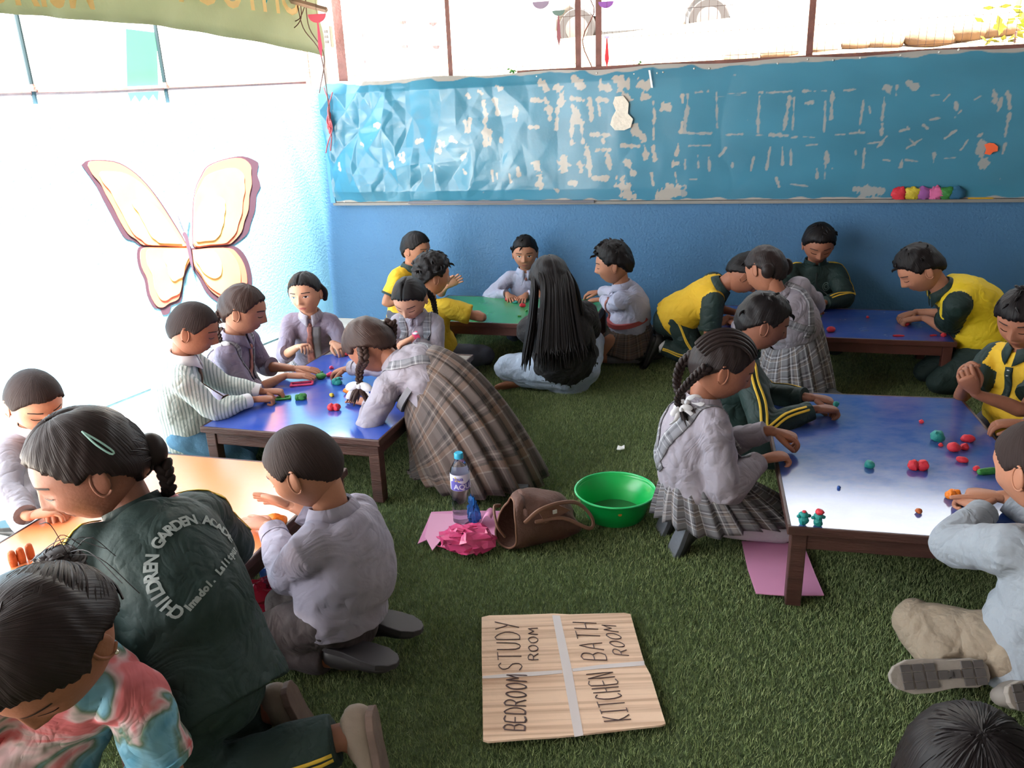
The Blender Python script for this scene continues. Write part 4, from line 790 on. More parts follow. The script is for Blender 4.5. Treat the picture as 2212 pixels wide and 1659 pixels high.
    if bottom:
        kind = bottom['kind']; m_b = bottom['m']
        if kind in ('trousers', 'shorts'):
            c = MB(); inf = .012*s*bottom.get('loose', 1); c.add(*tube([(*(P-T*.055*s), .088*g+inf, .080*g+inf), (*P, .106*g+inf, .092*g+inf), (*(P+T*.075*s), .098*g+inf*.7, .085*g+inf*.7)], rl, 18, 3))
            for sd in (-1, 1):
                hip, kn, an, toe, sup = LG[sd]; e0 = an*.9+kn*.1 if kind == 'trousers' else None
                c.add(*tube([(*hip, .066*g+inf, .066*g+inf), (*(hip*.5+kn*.5), .059*g+inf, .059*g+inf), (*(kn+nv(hip-kn)*.02*s), .046*s+inf, .046*s+inf)]+([(*kn, .044*s+inf, .044*s+inf)] if kind == 'trousers' else []), None, 14, 4, 'round' if kind == 'trousers' else 'flat'))
                if kind == 'trousers': c.add(*tube([(*kn, .044*s+inf, .044*s+inf), (*(kn*.6+an*.4), .043*s+inf, .043*s+inf), (*e0, .034*s+inf*bottom.get('hem', 1), .034*s+inf*bottom.get('hem', 1))], None, 14, 4, 'flat'))
            V, Fq = remesh(c, voxel*.9, 4); Nn = normals(V, Fq); amp = bottom.get('fold', .004); V = V+Nn*(amp*(np.abs(fbm(V, 20, 3, 2))*1.3-.6))[:, None]
            ctx['bbvh'] = BVHTree.FromPolygons([tuple(v) for v in V], Fq); ctx['bottom'] = obj(kind, MB().add(V, Fq), m_b, root, True, angle=None)
        elif kind == 'skirt':
            fwd, back, lat, hz = bottom.get('ext', (.27, .16, .19, .05)); np_ = bottom.get('pleats', 24); nr = 14; na = np_*6; V = []; uv = []; wy = bottom.get('waist', .075)
            c1 = P+fl*(fwd-back)/2*s+rl*bottom.get('side', 0)*s; c1 = np.array([c1[0], c1[1], hz*s]); cw = P+T*wy*s; rx0, ry0 = .112*g, .098*g
            for i in range(nr+1):
                t = i/nr; tb = t**.8; hz_ = sstep(np.array([t]))[0]
                ctr = cw*(1-t)+c1*t; kx = t**bottom.get('flare', .75)
                X = rc*(1-kx)+rl*kx; X = nv(X); Y = nv((fc*(1-kx)+fl*kx)); a_ = rx0*(1-kx)+lat*s*kx; b2 = ry0*(1-kx)+(fwd+back)/2*s*kx
                zz_ = cw[2]*(1-t**1.0)+c1[2]*t; ctr = np.array([ctr[0], ctr[1], zz_])
                tilt = (T-Z*(T@Z))*(1-t)
                for j in range(na+1):
                    th = 2*math.pi*j/na; ph = (j % 6)/6; pl = (ph*2-1) if ph < .8 else (1-(ph-.8)*10)
                    amp = bottom.get('amp', .055)*t**.6; rr = 1+amp*pl+.03*t*math.sin(3*th+P[0]*9)+.02*t*math.sin(7*th+2)
                    q = ctr+X*a_*rr*math.cos(th)+Y*b2*rr*math.sin(th)
                    q = q+Z*(-(1-t)*0); off = (X*math.cos(th)*a_+Y*math.sin(th)*b2); q = q-Z*((off@T)*(1-kx)*.0)+Z*(-(off@nv(np.array([T[0], T[1], 0])+1e-9))*math.hypot(T[0], T[1])/max(.4, T[2])*(1-kx))
                    q[2] = max(q[2]+.012*s*math.sin(5*th+1)*t, .012)
                    V.append(q); uv.append((j/na, t*.5))
            Fq = [(i*(na+1)+j, i*(na+1)+j+1, (i+1)*(na+1)+j+1, (i+1)*(na+1)+j) for i in range(nr) for j in range(na)]
            ctx['bottom'] = solid(obj('skirt', MB().add(V, Fq, 0, uv), m_b, root, True, angle=None), .003)
        if bottom.get('belt') is not None:
            q = P+T*bottom.get('waist', .078)*s; obj('belt', MB().add(*tube([(*(q-T*.014*s), .112*g+.013*s*top.get('loose', 1)*1.9, .098*g+.013*s*top.get('loose', 1)*1.9), (*(q+T*.012*s), .111*g+.013*s*top.get('loose', 1)*1.8, .097*g+.013*s*top.get('loose', 1)*1.8)], rc, 28, 1, 'flat')), bottom['belt'], root)
    if socks is not None:
        for sd in (-1, 1):
            hip, kn, an, toe, sup = LG[sd]; hi = socks.get('to', .55); q = an*(1-hi)+kn*hi
            rows = [(*(an+toe*.015*s), .030*s, .030*s), (*an, .0305*s, .0305*s), (*(an*.62+kn*.38), .046*s, .046*s)]
            if hi > .9: rows += [(*kn, .0475*s, .0475*s)]
            else: rows = [rows[0], rows[1], (*q, .042*s, .042*s)]
            if hi > .9: obj('stocking', MB().add(*tube([(*kn, .047*s, .047*s), (*(hip*.5+kn*.5), .060*g, .060*g), (*hip, .066*g, .066*g)], None, 16, 4)), socks['m'], root)
            obj('sock', MB().add(*tube(rows, None, 16, 4)), socks['m'], root)
    if shoes is not None:
        for sd in (-1, 1):
            hip, kn, an, toe, sup = LG[sd]; u_, so_ = MB(), MB(); fr_ = shoe(u_, so_, an, toe, np.asarray(sup, float), s*1.02); sh_ = obj('shoe', u_, shoes['m'], root); sl_ = obj('sole', so_, shoes.get('sole', shoes['m']), sh_, False, bevel=.002*s)
            if shoes.get('tread') is not None:
                h0, x_, y_, up_ = fr_
                for a_, b_, wa, wb_ in [(.01+.027*i, j*.019, .0105, .0075 if j else .009) for i in range(7) for j in (-1, 0, 1) if not (i in (2, 3) and j)]+[(.075, 0, .008, .006)]:
                    obj('tread_block', MB().box(h0+(x_*a_+y_*b_-up_*.0085)*s, (wa*s, wb_*s, .003*s), [x_, y_, up_]), shoes['tread'], sh_, False)
    # ---------------- hair
    if hair:
        hm = hair['m']; st = hair.get('style', 'boy'); kw = dict(boy=dict(thick=.011, line=LINE['boy'], noise_amp=.0022, top=.008), fringe=dict(thick=.013, line=LINE['fringe'], noise_amp=.0025, top=.006), messy=dict(thick=.016, line=LINE['boy'], noise_amp=.005, nsc=110, top=.012), buzz=dict(thick=.0035, line=LINE['buzz'], noise_amp=.0004, top=.002, strand=.0002), girl=dict(thick=.008, line=LINE['girl'], noise_amp=.0012, part=.002, top=.003, back=.004))[st]; kw.update(hair.get('kw', {})); kw['seed'] = int(abs(P[1])*100) % 89
        ho = obj('hair', MB().add(toW(hair_cap(**kw)), HF, 0, HUV), hm, root, True, angle=None); ctx['hair'] = ho
        if st in ('messy', 'boy', 'fringe'):
            mb = MB(); rr = np.random.default_rng(int(abs(P[0])*1000))
            for k in range(dict(messy=90, boy=46, fringe=60)[st]):
                i = rr.integers(0, len(HD)); d_ = HD[i]
                if SKV[i, 2] < (.02 if d_[0] < .2 else .055): continue
                p0 = SKV[i]+SKN[i]*(kw['thick']*.6); fl_ = nv((np.array([.05, .4*d_[1], -1.]) if d_[0] > .1 else np.array([.5, .3*d_[1], -.5]))+rr.normal(size=3)*(.3 if d_[0] > .1 else .5)); fl_ = nv(fl_-SKN[i]*(fl_@SKN[i])); ln = dict(messy=.026, boy=.022, fringe=.026)[st]
                p1 = p0+SKN[i]*(kw['thick']*.75+kw['top']*.6)+fl_*ln*.5; p2 = p1+fl_*ln*.6+SKN[i]*(.004 if st == 'messy' else -.002)
                V, Fq = tube([(*p0, .006, .004), (*p1, .0055, .0035), (*p2, .001, .001)], None, 6, 3); mb.add(toW(np.array(V)), Fq)
            if mb.v: obj('hair_tufts', mb, hm, ho)['kind'] = 'stuff'
    if extras: extras(ctx)
    PEOPLE[label] = ctx
    return ctx
def braid(ctx, pts, m, r=.014, ribbon=None, tail=True, bow=1., name='braid'):
    """plaited hair along world points with an optional ribbon bow at its end"""
    P = catmull(np.array(pts, float), 8); Ls = np.concatenate([[0], np.cumsum(np.linalg.norm(np.diff(P, axis=0), axis=1))]); n = max(5, int(Ls[-1]/(r*.95))); mb = MB()
    for i in range(n):
        u = Ls[-1]*(i+.5)/n; p = np.array([np.interp(u, Ls, P[:, k]) for k in range(3)]); q = np.array([np.interp(min(Ls[-1], u+.005), Ls, P[:, k]) for k in range(3)]); t = nv(q-p+1e-9); x = nv(np.cross(t, (.3, -.9, .2))); y = np.cross(t, x); rr = r*(1-.35*i/n)
        for sd in (-1, 1):
            ax = nv(t+x*sd*-.75); a2 = nv(np.cross(ax, y)); mb.add(*ell(p+x*sd*rr*.42+t*rr*.25*sd, (rr*1.05, rr*.62, rr*.72), [ax, a2, np.cross(ax, a2)], 10, 7))
    o = obj(name, mb, m, ctx['root']); e = P[-1]; d = nv(P[-1]-P[-6])
    if tail:
        mb = MB()
        for k in range(7): dd = nv(d+RNG.normal(size=3)*.18); mb.add(*tube([(*e, r*.35, r*.35), (*(e+dd*.03), r*.32, r*.32), (*(e+dd*.065), .001, .001)], None, 6, 3))
        obj('braid_tail', mb, m, o)
    if ribbon is not None:
        mb = MB(); x = nv(np.cross(d, FW)); 
        for sd in (-1, 1):
            c = e+x*sd*.022*bow-FW*.006; mb.add(*ell(c, (.024*bow, .008*bow, .015*bow), [nv(x+d*.25*sd), nv(FW), nv(np.cross(x, FW))], 12, 8)); tl_ = e+x*sd*.012*bow-FW*.008; mb.add(*tube([(*tl_, .007*bow, .002), (*(tl_+x*sd*.02*bow+d*.03*bow), .008*bow, .002), (*(tl_+x*sd*.03*bow+np.array([0, 0, -.045*bow])), .007*bow, .002)], x, 8, 3))
        mb.add(*ell(e-FW*.008, (.009*bow,)*3, None, 10, 7)); obj('ribbon_bow', mb, ribbon, o)
    return o
def tie(ctx, m, length=.2, w=.030):
    s = ctx['s']; N, T, fc = ctx['N'], ctx['T'], ctx['fc']; pts = [N-T*(.02+length*s*k)+fc*.15*s for k in np.linspace(0, 1, 5)]
    solid(obj('tie', MB().add(*ribbon_on(ctx['bvh'], pts, w*s, .005, 5, [.75, .6, .7, .85, 1, 1.1, 1.15, .9])), m, ctx['root']), .004)
    k = np.array(ctx['bvh'].find_nearest(Vector(N-T*.022*s+fc*.12*s))[0])+fc*.006*s; obj('tie_knot', MB().add(*ell(k, (.011*s, .008*s, .012*s), [ctx['rc'], fc, T], 10, 7)), m, ctx['root'])
def placket(ctx, m, w=.02, length=.26, name='placket', x=0., buttons=None):
    s = ctx['s']; N, T, fc, rc = ctx['N'], ctx['T'], ctx['fc'], ctx['rc']; pts = [N-T*(.025*s+length*s*k)+fc*.15*s+rc*x*s for k in np.linspace(0, 1, 5)]
    o = solid(obj(name, MB().add(*ribbon_on(ctx['bvh'], pts, w*s, .002)), m, ctx['root']), .002)
    if buttons is not None:
        for k in np.linspace(.12, .92, 4):
            h = ctx['bvh'].find_nearest(Vector(N-T*(.025*s+length*s*k)+fc*.15*s+rc*x*s)); p = np.array(h[0])+np.array(h[1])*.004; obj('button', MB().add(*ell(p, (.005*s, .005*s, .002*s), None, 8, 5)), buttons, o)
def straps(ctx, m, w=.034):
    """plaid pinafore straps over the shoulders, crossing at the back"""
    s = ctx['s']; N, T, fc, rc, g = ctx['N'], ctx['T'], ctx['fc'], ctx['rc'], ctx['g']; P = ctx['P']
    for sd in (-1, 1):
        pts = [P+T*.09*s+fc*.15*s+rc*sd*.05*s, ctx['spine'](.6)+fc*.14*s+rc*sd*.06*s, N-T*.045*s+fc*.07*s+rc*sd*.07*s, N-T*.005*s+rc*sd*.072*s, N-T*.05*s-fc*.08*s+rc*sd*.066*s, ctx['spine'](.55)-fc*.14*s+rc*sd*.03*s, P+T*.09*s-fc*.15*s-rc*sd*.03*s]
        V, Fq = ribbon_on(ctx['bvh'], pts, w*s, .0035, 6); n = len(V)//4; solid(obj('pinafore_strap', MB().add(V, Fq, 0, [((j/3)*.12, i/n) for i in range(n) for j in range(4)]), m, ctx['root']), .003)
def piping(ctx, m, legs=True):
    """double yellow stripes down sleeves and trouser sides"""
    s = ctx['s']; N, T, fc, rc = ctx['N'], ctx['T'], ctx['fc'], ctx['rc']
    for sd in (-1, 1):
        a = ctx['arms'][sd]; out = nv(rc*sd+np.array([0, 0, .5]))
        dn = nv(a['W']-a['E']); o2 = nv(nv(rc*sd*.8+np.array([0, 0, 1.]))-dn*(nv(rc*sd*.8+np.array([0, 0, 1.]))@dn))
        for off in (-.012, .0, .012)[::2]:
            sh = fc*off*s
            pts = [N-T*.005*s+rc*sd*.065*s+sh+T*.05*s, a['S']+out*.08*s+sh, a['S']*.5+a['E']*.5+out*.07*s+sh, a['E']+nv(rc*sd*.7-dn*.3+np.array([0, 0, .3]))*.07*s+sh, a['E']*.6+a['W']*.4+o2*.07*s+np.cross(dn, o2)*off*s, a['cuff']+o2*.06*s+np.cross(dn, o2)*off*s]
            solid(obj('sleeve_stripe', MB().add(*ribbon_on(ctx['bvh'], pts, .008*s, .0025, 6)), m, ctx['root']), .002)
        if legs and 'bbvh' in ctx:
            hip, kn, an, toe, sup = ctx['LG'][sd]; o3 = ctx['rl']*sd*.1*s
            for off in (-.010, .010):
                z = np.array([0, 0, off*s]); pts = [hip+o3+np.array([0, 0, .05*s])+z, hip*.5+kn*.5+o3+z, kn+o3+z]; solid(obj('leg_stripe', MB().add(*ribbon_on(ctx['bbvh'], pts, .007*s, .0025, 6)), m, ctx['root']), .002)
                pts = [kn+o3+z, kn*.5+an*.5+o3+z, an+o3*.8+z]; solid(obj('leg_stripe', MB().add(*ribbon_on(ctx['bbvh'], pts, .007*s, .0025, 6)), m, ctx['root']), .002)

def piping_legs(ctx):
    a0 = ctx['arms']; s = ctx['s']
    for sd in (-1, 1):
        hip, kn, an, toe, sup = ctx['LG'][sd]; o3 = ctx['rl']*sd*.1*s
        for off in (-.010, .010):
            z = np.array([0, 0, off*s])
            for pts in ([hip+o3+np.array([0, 0, .05*s])+z, hip*.5+kn*.5+o3+z, kn+o3+z], [kn+o3+z, kn*.5+an*.5+o3+z, an+o3*.8+z]): solid(obj('leg_stripe', MB().add(*ribbon_on(ctx['bbvh'], pts, .007*s, .0025, 6)), MATS['yellow_stripe'], ctx['root']), .002)

def combed(ctx, target, n, r, m, name='hair_strands', scale=1.135, seed=1, keep=None):
    """strands lying on the scalp, all combed towards one point (a bun or the nape)"""
    rr = np.random.default_rng(seed); mb = MB(); tg = nv(target); k = 0
    while k < n:
        d = nv(rr.normal(size=3)); z = d[2]*.1; zl = np.interp(abs(math.atan2(d[1], d[0])), [0, .6, .95, 1.3, 1.62, 2.0, 2.5, math.pi], LINE['girl'])
        if z < zl+.006 or (keep and not keep(d)): continue
        om = math.acos(max(-1, min(1, d@tg)))
        if om < .2: continue
        pts = []
        for t in np.linspace(0, .96, 6):
            e = (math.sin((1-t)*om)*d+math.sin(t*om)*tg)/math.sin(om); pts.append(ctx['toW'](e*np.array([.089, .0725, .1])*(scale+.02*math.sin(t*3.14)+.008*rr.normal())))
        mb.add(*wire(pts, r, 2, 5)); k += 1
    o = obj(name, mb, m, ctx['hair']); o['kind'] = 'stuff'; return o

def wrinkle(m, strength=.55, sc=9):
    nt = m.node_tree; b = nt.nodes['Principled BSDF']; tc = nt.nodes.new('ShaderNodeTexCoord'); n = nt.nodes.new('ShaderNodeTexNoise'); n.inputs['Scale'].default_value = sc; n.inputs['Detail'].default_value = 2.5; n.inputs['Distortion'].default_value = 1.6
    nt.links.new(tc.outputs['Object'], n.inputs['Vector']); sub = nt.nodes.new('ShaderNodeMath'); sub.operation = 'SUBTRACT'; sub.inputs[1].default_value = .5; ab = nt.nodes.new('ShaderNodeMath'); ab.operation = 'ABSOLUTE'; nt.links.new(n.outputs['Fac'], sub.inputs[0]); nt.links.new(sub.outputs[0], ab.inputs[0])
    bp = nt.nodes.new('ShaderNodeBump'); bp.inputs['Strength'].default_value = strength; bp.inputs['Distance'].default_value = .05; nt.links.new(ab.outputs[0], bp.inputs['Height'])
    old = [l for l in nt.links if l.to_socket == b.inputs['Normal']]
    if old: nt.links.new(old[0].from_socket, bp.inputs['Normal'])
    nt.links.new(bp.outputs[0], b.inputs['Normal'])
# ================================================================== PEOPLE: the class
A3 = np.array
m_lav = mat('lavender_shirt', (148, 140, 150), .8, .25, 45, .05, 10); m_navy = mat('grey_trouser', (70, 72, 84), .85, .2, 60)
m_yel = mat('yellow_jersey', (228, 182, 40), .75, .2, 60, .04, 10); m_grn = mat('bottle_green', (21, 44, 41), .7, .2, 60, .06, 10); m_gold_s = mat('yellow_stripe', (226, 186, 60), .6)
m_tie = mat('tie_red_grey', (150, 96, 88), .7, 0, 1, .3, 60); m_white = mat('white_cotton', (226, 224, 228), .8, .2, 40); m_blk = mat('black_leather', (28, 26, 28), .4); m_wsock = mat('white_sock', (214, 212, 216), .85, .2, 60); m_gsock = mat('grey_sock', (120, 116, 120), .9, .2, 60)
m_grsole = mat('grey_sole', (96, 100, 108), .6, .3, 40, .1, 20)
H1 = hairmat('hair_black', (24, 19, 20), .5); H2 = hairmat('hair_brown_black', (38, 28, 27), .5); H3 = hairmat('hair_brown', (60, 42, 37), .5); HB = hairmat('hair_buzz', (48, 36, 34), .75)
PL1 = plaid('grey_plaid', (108, 106, 110), (62, 58, 62), (196, 194, 198), 13, 9, (120, 108, 102)); PL2 = plaid('brown_plaid', (92, 80, 76), (54, 46, 45), (134, 122, 116), 13, 9, (112, 88, 74)); PLs = plaid('strap_plaid', (128, 126, 132), (80, 78, 84), (196, 194, 198), 5, 9)
def lav(**k): return dict(dict(m=m_lav, collar=m_lav, cuffs=m_lav, low=.0), **k)
def polo(**k): return dict(dict(m=m_yel, sleeve_m=m_grn, sleeve='short', collar=m_grn, cuffs=m_grn, cuffw=.012, low=-.05, name='polo_shirt'), **k)
def jac(**k): return dict(dict(m=m_grn, collar=m_grn, collar_kind='stand', cuffs=m_grn, low=-.05, loose=1.35, name='jacket'), **k)
SHOE = dict(m=m_blk, sole=m_blk); TR = dict(kind='trousers', m=m_navy)
hd = aty

# --- table by the butterfly wall
def x1(c): tie(c, mat('striped_tie', (112, 86, 70), .7, 0, 1, .35, 70), .2)
person('boy in a pale striped shirt and dark tie at the left blue table', (-1.31, 2.97, .19), hd(415, 712, 2.93), 12, .90, 1.0, hyaw=8, hpitch=22, skin=1, L=dict(at=atz(590, 846, .285), pose='grip', dir=(1, .15, -.1)), R=dict(at=atz(568, 862, .285), pose='grip', dir=(1, .35, -.1)), top=lav(m=stripes('pale_striped_shirt', (212, 218, 214), (150, 164, 160), 26, math.radians(12)), cuffs=m_white, collar=m_white, low=-.06), bottom=dict(kind='trousers', m=mat('blue_jeans', (84, 128, 158), .85, .3, 80, .1, 20)), shoes=SHOE, hair=dict(m=HB, style='buzz', kw=dict(thick=.006, top=.004)), face='down', extras=x1)
def x2(c):
    w = c['toW']; braid(c, [w((-.075, .02, -.01)), w((-.088, .04, -.05)), w((-.08, .05, -.10))], H3, .016, m_white, bow=.9); braid(c, [w((-.075, -.03, -.01)), w((-.085, -.055, -.06)), w((-.055, -.075, -.115)), w((-.04, -.08, -.14))], H3, .015, m_white, bow=.8); tie(c, m_tie, .2); straps(c, PLs)
person('girl in profile with a side braid and white ribbon at the left blue table', (-1.21, 3.32, .17), hd(524, 670, 3.27), -8, .93, 1.03, hyaw=4, hpitch=18, skin=0, L=dict(at=atz(652, 797, .295), pose='flat', dir=(1, .0, -.1)), R=dict(at=atz(640, 812, .29), pose='flat', dir=(1, .12, -.1)), top=lav(m=mat('mauve_shirt', (128, 116, 134), .8, .25, 45), sleeve='rolled', collar=mat('mauve_shirt', None), cuffs=mat('mauve_shirt', None)), bottom=dict(kind='skirt', m=PL1), shoes=SHOE, hair=dict(m=H3, style='girl'), face='down', extras=x2)
def x3(c):
    w = c['toW']; tie(c, m_tie, .22, .036); placket(c, PLs, .05, .27, 'pinafore_front', -.05)
    for sd in (-1, 1): obj('hair_loop', MB().add(*tube([(*w((-.02, sd*.075, .03)), .012, .012), (*w((-.03, sd*.088, -.005)), .015, .015), (*w((-.03, sd*.082, -.04)), .012, .012)], None, 10, 4)), H1, c['root'])
person('girl facing us with pinned up braids behind the left blue table', (-1.03, 3.97, .13), hd(660, 634, 3.86), -82, .88, 1.0, hyaw=-98, hpitch=4, hroll=-3, skin=2, L=dict(at=atz(728, 748, .30), pose='relaxed', dir=(.6, -.6, -.2)), R=dict(at=atz(652, 748, .32), pose='pinch', dir=(.5, -.6, .2)), top=lav(m=mat('mauve_shirt', None), sleeve='rolled', collar=m_lav, cuffs=mat('mauve_shirt', None)), bottom=dict(kind='skirt', m=PL1), shoes=SHOE, hair=dict(m=H1, style='girl'), face='open', extras=x3)
def x5(c):
    w = c['toW']; tie(c, m_tie, .2); straps(c, PLs, .045)
    braid(c, [w((-.06, .05, .0)), w((-.05, .085, -.04)), w((-.03, .09, -.10)), w((.0, .095, -.16))], H1, .015, m_white, tail=True, bow=.7); braid(c, [w((-.06, -.05, .0)), w((-.07, -.08, -.05)), w((-.07, -.07, -.10))], H1, .014, None)
    a = c['arms'][-1]; d = a['hd']; o = obj('wristwatch', MB().add(*tube([(*(a['W']-d*.028), .024, .023), (*(a['W']-d*.002), .023, .022)], None, 16, 2, 'flat')), mat('watch_pink', (226, 70, 110), .5), c['root']); obj('watch_face', MB().add(*ell(a['W']-d*.014+A3((0, -.012, .018)), (.014, .014, .006), None, 12, 7)), m_white, o)
person('girl with two braids, red tie and pink watch behind the left blue table', (-.46, 3.87, .10), hd(886, 645, 3.78), -97, .86, 1.02, hyaw=-106, hpitch=34, skin=2, L=dict(at=atz(876, 738, .31), pose='relaxed', dir=(-.9, -.3, -.35), pole=(.6, .2, -.7)), R=dict(at=atz(868, 748, .285), pose='pinch', dir=(.1, -.9, -.1)), top=lav(m=m_lav, cuffs=m_lav), bottom=dict(kind='skirt', m=PL1), shoes=SHOE, hair=dict(m=H1, style='girl'), face='down', extras=x5)
def x4(c):
    w = c['toW']; straps(c, PLs, .036)
    e1 = aty(772, 838, 2.88); braid(c, [w((-.03, .075, -.01)), w((-.015, .10, -.05)), aty(777, 800, 2.87), aty(776, 835, 2.87)], H3, .019, m_white, tail=False, bow=1.15)
    mb = MB(); 
    for k in range(16):
        p = aty(776+random.uniform(-4, 4), 835, 2.87); q = aty(772+random.uniform(-24, 40), 872+random.uniform(-8, 6), 2.87+random.uniform(-.03, .03)); q[2] = max(q[2], TH+.006); mb.add(*tube([(*p, .007, .007), (*((p+q)/2+A3((0, 0, .006))), .009, .009), (*q, .001, .001)], None, 6, 3))
    obj('ponytail_end', mb, H3, c['root'])
    braid(c, [w((-.06, -.05, .02)), w((-.10, -.06, .0)), aty(850, 752, 2.99), aty(876, 775, 2.96)], H3, .017, m_white, tail=False, bow=.9)
person('girl in a brown plaid pinafore leaning over the left blue table', (-.255, 2.83, .31), hd(800, 748, 2.95), 150, .93, 1.06, hyaw=150, hpitch=52, hroll=0, curve=.035, skin=1, L=dict(at=A3((-.60, 2.98, .275)), pose='flat', dir=(-.8, .6, 0), pole=(.15, -1, -.1)), R=dict(at=atz(738, 800, .30), pose='pinch', dir=(-.9, .35, -.3), pole=(.1, .6, -.3)), top=lav(loose=1.35, fold=.005), bottom=dict(kind='skirt', m=PL2, ext=(.17, .43, .21, .045), flare=.9, amp=.085, pleats=22, waist=.13, belt=PLs), shoes=dict(m=m_blk, sole=m_grsole), socks=dict(m=m_gsock, to=.7), hair=dict(m=H3, style='girl', kw=dict(thick=.012)), extras=x4)

# --- green table
def x6(c):
    w = c['toW']; braid(c, [w((-.07, .03, -.01)), w((-.085, .05, -.06)), w((-.07, .06, -.13))], H1, .015); placket(c, m_grn, .024, .12)
person('girl with a braid in a yellow shirt by the left end of the green table', (-.66, 4.90, .17), hd(898, 538, 4.86), -40, .92, 1.0, hyaw=-28, hpitch=12, skin=0, R=dict(at=aty(900, 650, 4.75), dir=(.6, -.6, -.3)), L=dict(at=aty(976, 612, 4.72), pose='flat', dir=(.75, -.2, .5), up=(.2, .9, .4)), top=polo(sleeve_m=None), bottom=TR, shoes=SHOE, hair=dict(m=H1, style='girl'), face='down', extras=x6, voxel=.009)
person('boy in a plain yellow shirt seen from behind at the green table', (-.41, 4.17, .105), hd(933, 596, 4.20), 62, .95, 1.04, hyaw=25, hpitch=6, skin=0, L=dict(at=wf(-1.66, 4.12, .30), dir=(.3, .9, 0)), R=dict(at=wf(-1.43, 4.10, .285), dir=(-.3, 1, -.1), pole=(.9, -.5, -.2)), legs='cross', top=dict(m=mat('plain_yellow', (208, 170, 38), .8, .2, 50, .05, 10), sleeve='short', low=-.06, loose=1.4, name='t_shirt'), bottom=TR, shoes=SHOE, hair=dict(m=H1, style='messy'), ears=True, voxel=.009)
def x8(c): tie(c, m_tie, .2); placket(c, m_lav, .02, .25)
person('boy in a lavender shirt facing us behind the green table', (.12, 4.97, .10), hd(1134, 547, 4.90), -95, .90, 1.0, hyaw=-95, hpitch=8, skin=0, R=dict(at=atz(1100, 640, .282), pose='press', dir=(.25, -1, -.15), pole=(-.8, .3, -.4)), L=dict(at=atz(1132, 641, .282), pose='press', dir=(-.35, -1, -.15), pole=(.8, .3, -.4)), top=lav(m=mat('lilac_shirt', (168, 168, 190), .8, .25, 45), collar=mat('lilac_shirt', None), cuffs=mat('lilac_shirt', None)), bottom=TR, shoes=SHOE, socks=dict(m=m_gsock), hair=dict(m=H1, style='boy', kw=dict(thick=.006, top=.008)), face='open', extras=x8, voxel=.009)
def x9(c):      # long straight hair falling down the back
    w = c['toW']; mb = MB(); rr = np.random.default_rng(5); hs = c['hs']
    for k in range(260):
        u = rr.uniform(-1, 1); lay = rr.uniform(0, 1); a = math.pi-u*1.45; e = rr.uniform(.2, 1.1) if abs(u) < .8 else rr.uniform(-.1, .7)
        d = A3([math.cos(e)*math.cos(a), math.cos(e)*math.sin(a), math.sin(e)]); st = d*[.089, .0735, .1]*(1.14+.03*lay); mid = A3([-.092-.022*lay, -u*-.092*1.0, -.02]) if abs(u) < .75 else A3([-.05-.02*lay, u*.098, -.03]); mid[1] = (1 if d[1] > 0 else -1)*abs(mid[1]); sg = mid[1]
        p0, p1 = w(st), w(mid); down = A3((0, 0, -1.)); back = -c['fc']; p2 = p1+down*.13+back*.02-c['rc']*sg*.25; p3 = p1+down*.26+back*.035-c['rc']*(sg*.6); ln = rr.uniform(.30, .39)*(1-.10*abs(u)); p4 = p1+down*ln+back*(.04+.02*lay)-c['rc']*(sg*.75+rr.normal()*.008)
        r_ = rr.uniform(.0055, .0095); mb.add(*tube([(*p0, r_*.7, r_*.7), (*p1, r_, r_), (*p2, r_, r_*.9), (*p3, r_*.95, r_*.8), (*p4, .0012, .0012)], None, 6, 4))
    obj('long_hair', mb, H1, c['hair'])
m_jean = mat('pale_jeans', (168, 182, 204), .85, .35, 60, .06, 14)
person('woman with long black hair sitting cross legged with her back to us', (.28, 3.83, .105), hd(1187, 608, 3.74), 98, 1.16, 1.10, hyaw=105, hpitch=14, curve=.03, skin=1, L=dict(at=wf(-1.08, 4.12, .30), dir=(-.2, 1, 0)), R=dict(at=wf(-.88, 4.12, .30), dir=(.2, 1, 0)), legs={-1: (atz(1098, 795, .10), A3((.20, 4.12, .05)), A3((1, .3, -.1)), A3((0, .3, 1))), 1: (A3((.44, 4.13, .15)), A3((.07, 3.87, .05)), A3((-1, .1, -.15)), A3((.1, .6, .7)))}, top=dict(m=mat('black_top', (26, 24, 27), .85, .3, 50), sleeve='long', loose=2.1, low=.035, name='black_top', fold=.005), bottom=dict(kind='trousers', m=m_jean, loose=1.5, fold=.006), hair=dict(m=H1, style='girl', kw=dict(thick=.013, back=.010)), extras=x9)
def x10(c): tie(c, m_tie, .15)
person('boy in plaid shorts kneeling at the right end of the green table', (.665, 4.23, .19), hd(1326, 571, 4.20), 165, .92, 1.04, hyaw=168, hpitch=10, skin=0, L=dict(at=atz(1288, 648, .30), pose='relaxed', dir=(-1, .3, -.1)), R=dict(at=atz(1283, 632, .30), pose='relaxed', dir=(-1, .2, -.1)), top=lav(m=mat('lilac_shirt', None), collar=mat('lilac_shirt', None), cuffs=mat('lilac_shirt', None), loose=1.3, fold=.005), bottom=dict(kind='skirt', m=PL2, ext=(.20, .16, .14, .06), amp=.02, pleats=18, belt=mat('red_belt', (150, 62, 62), .5)), shoes=SHOE, socks=dict(m=m_gsock), hair=dict(m=H1, style='messy', kw=dict(noise_amp=.003)), face='down', extras=x10, voxel=.009)

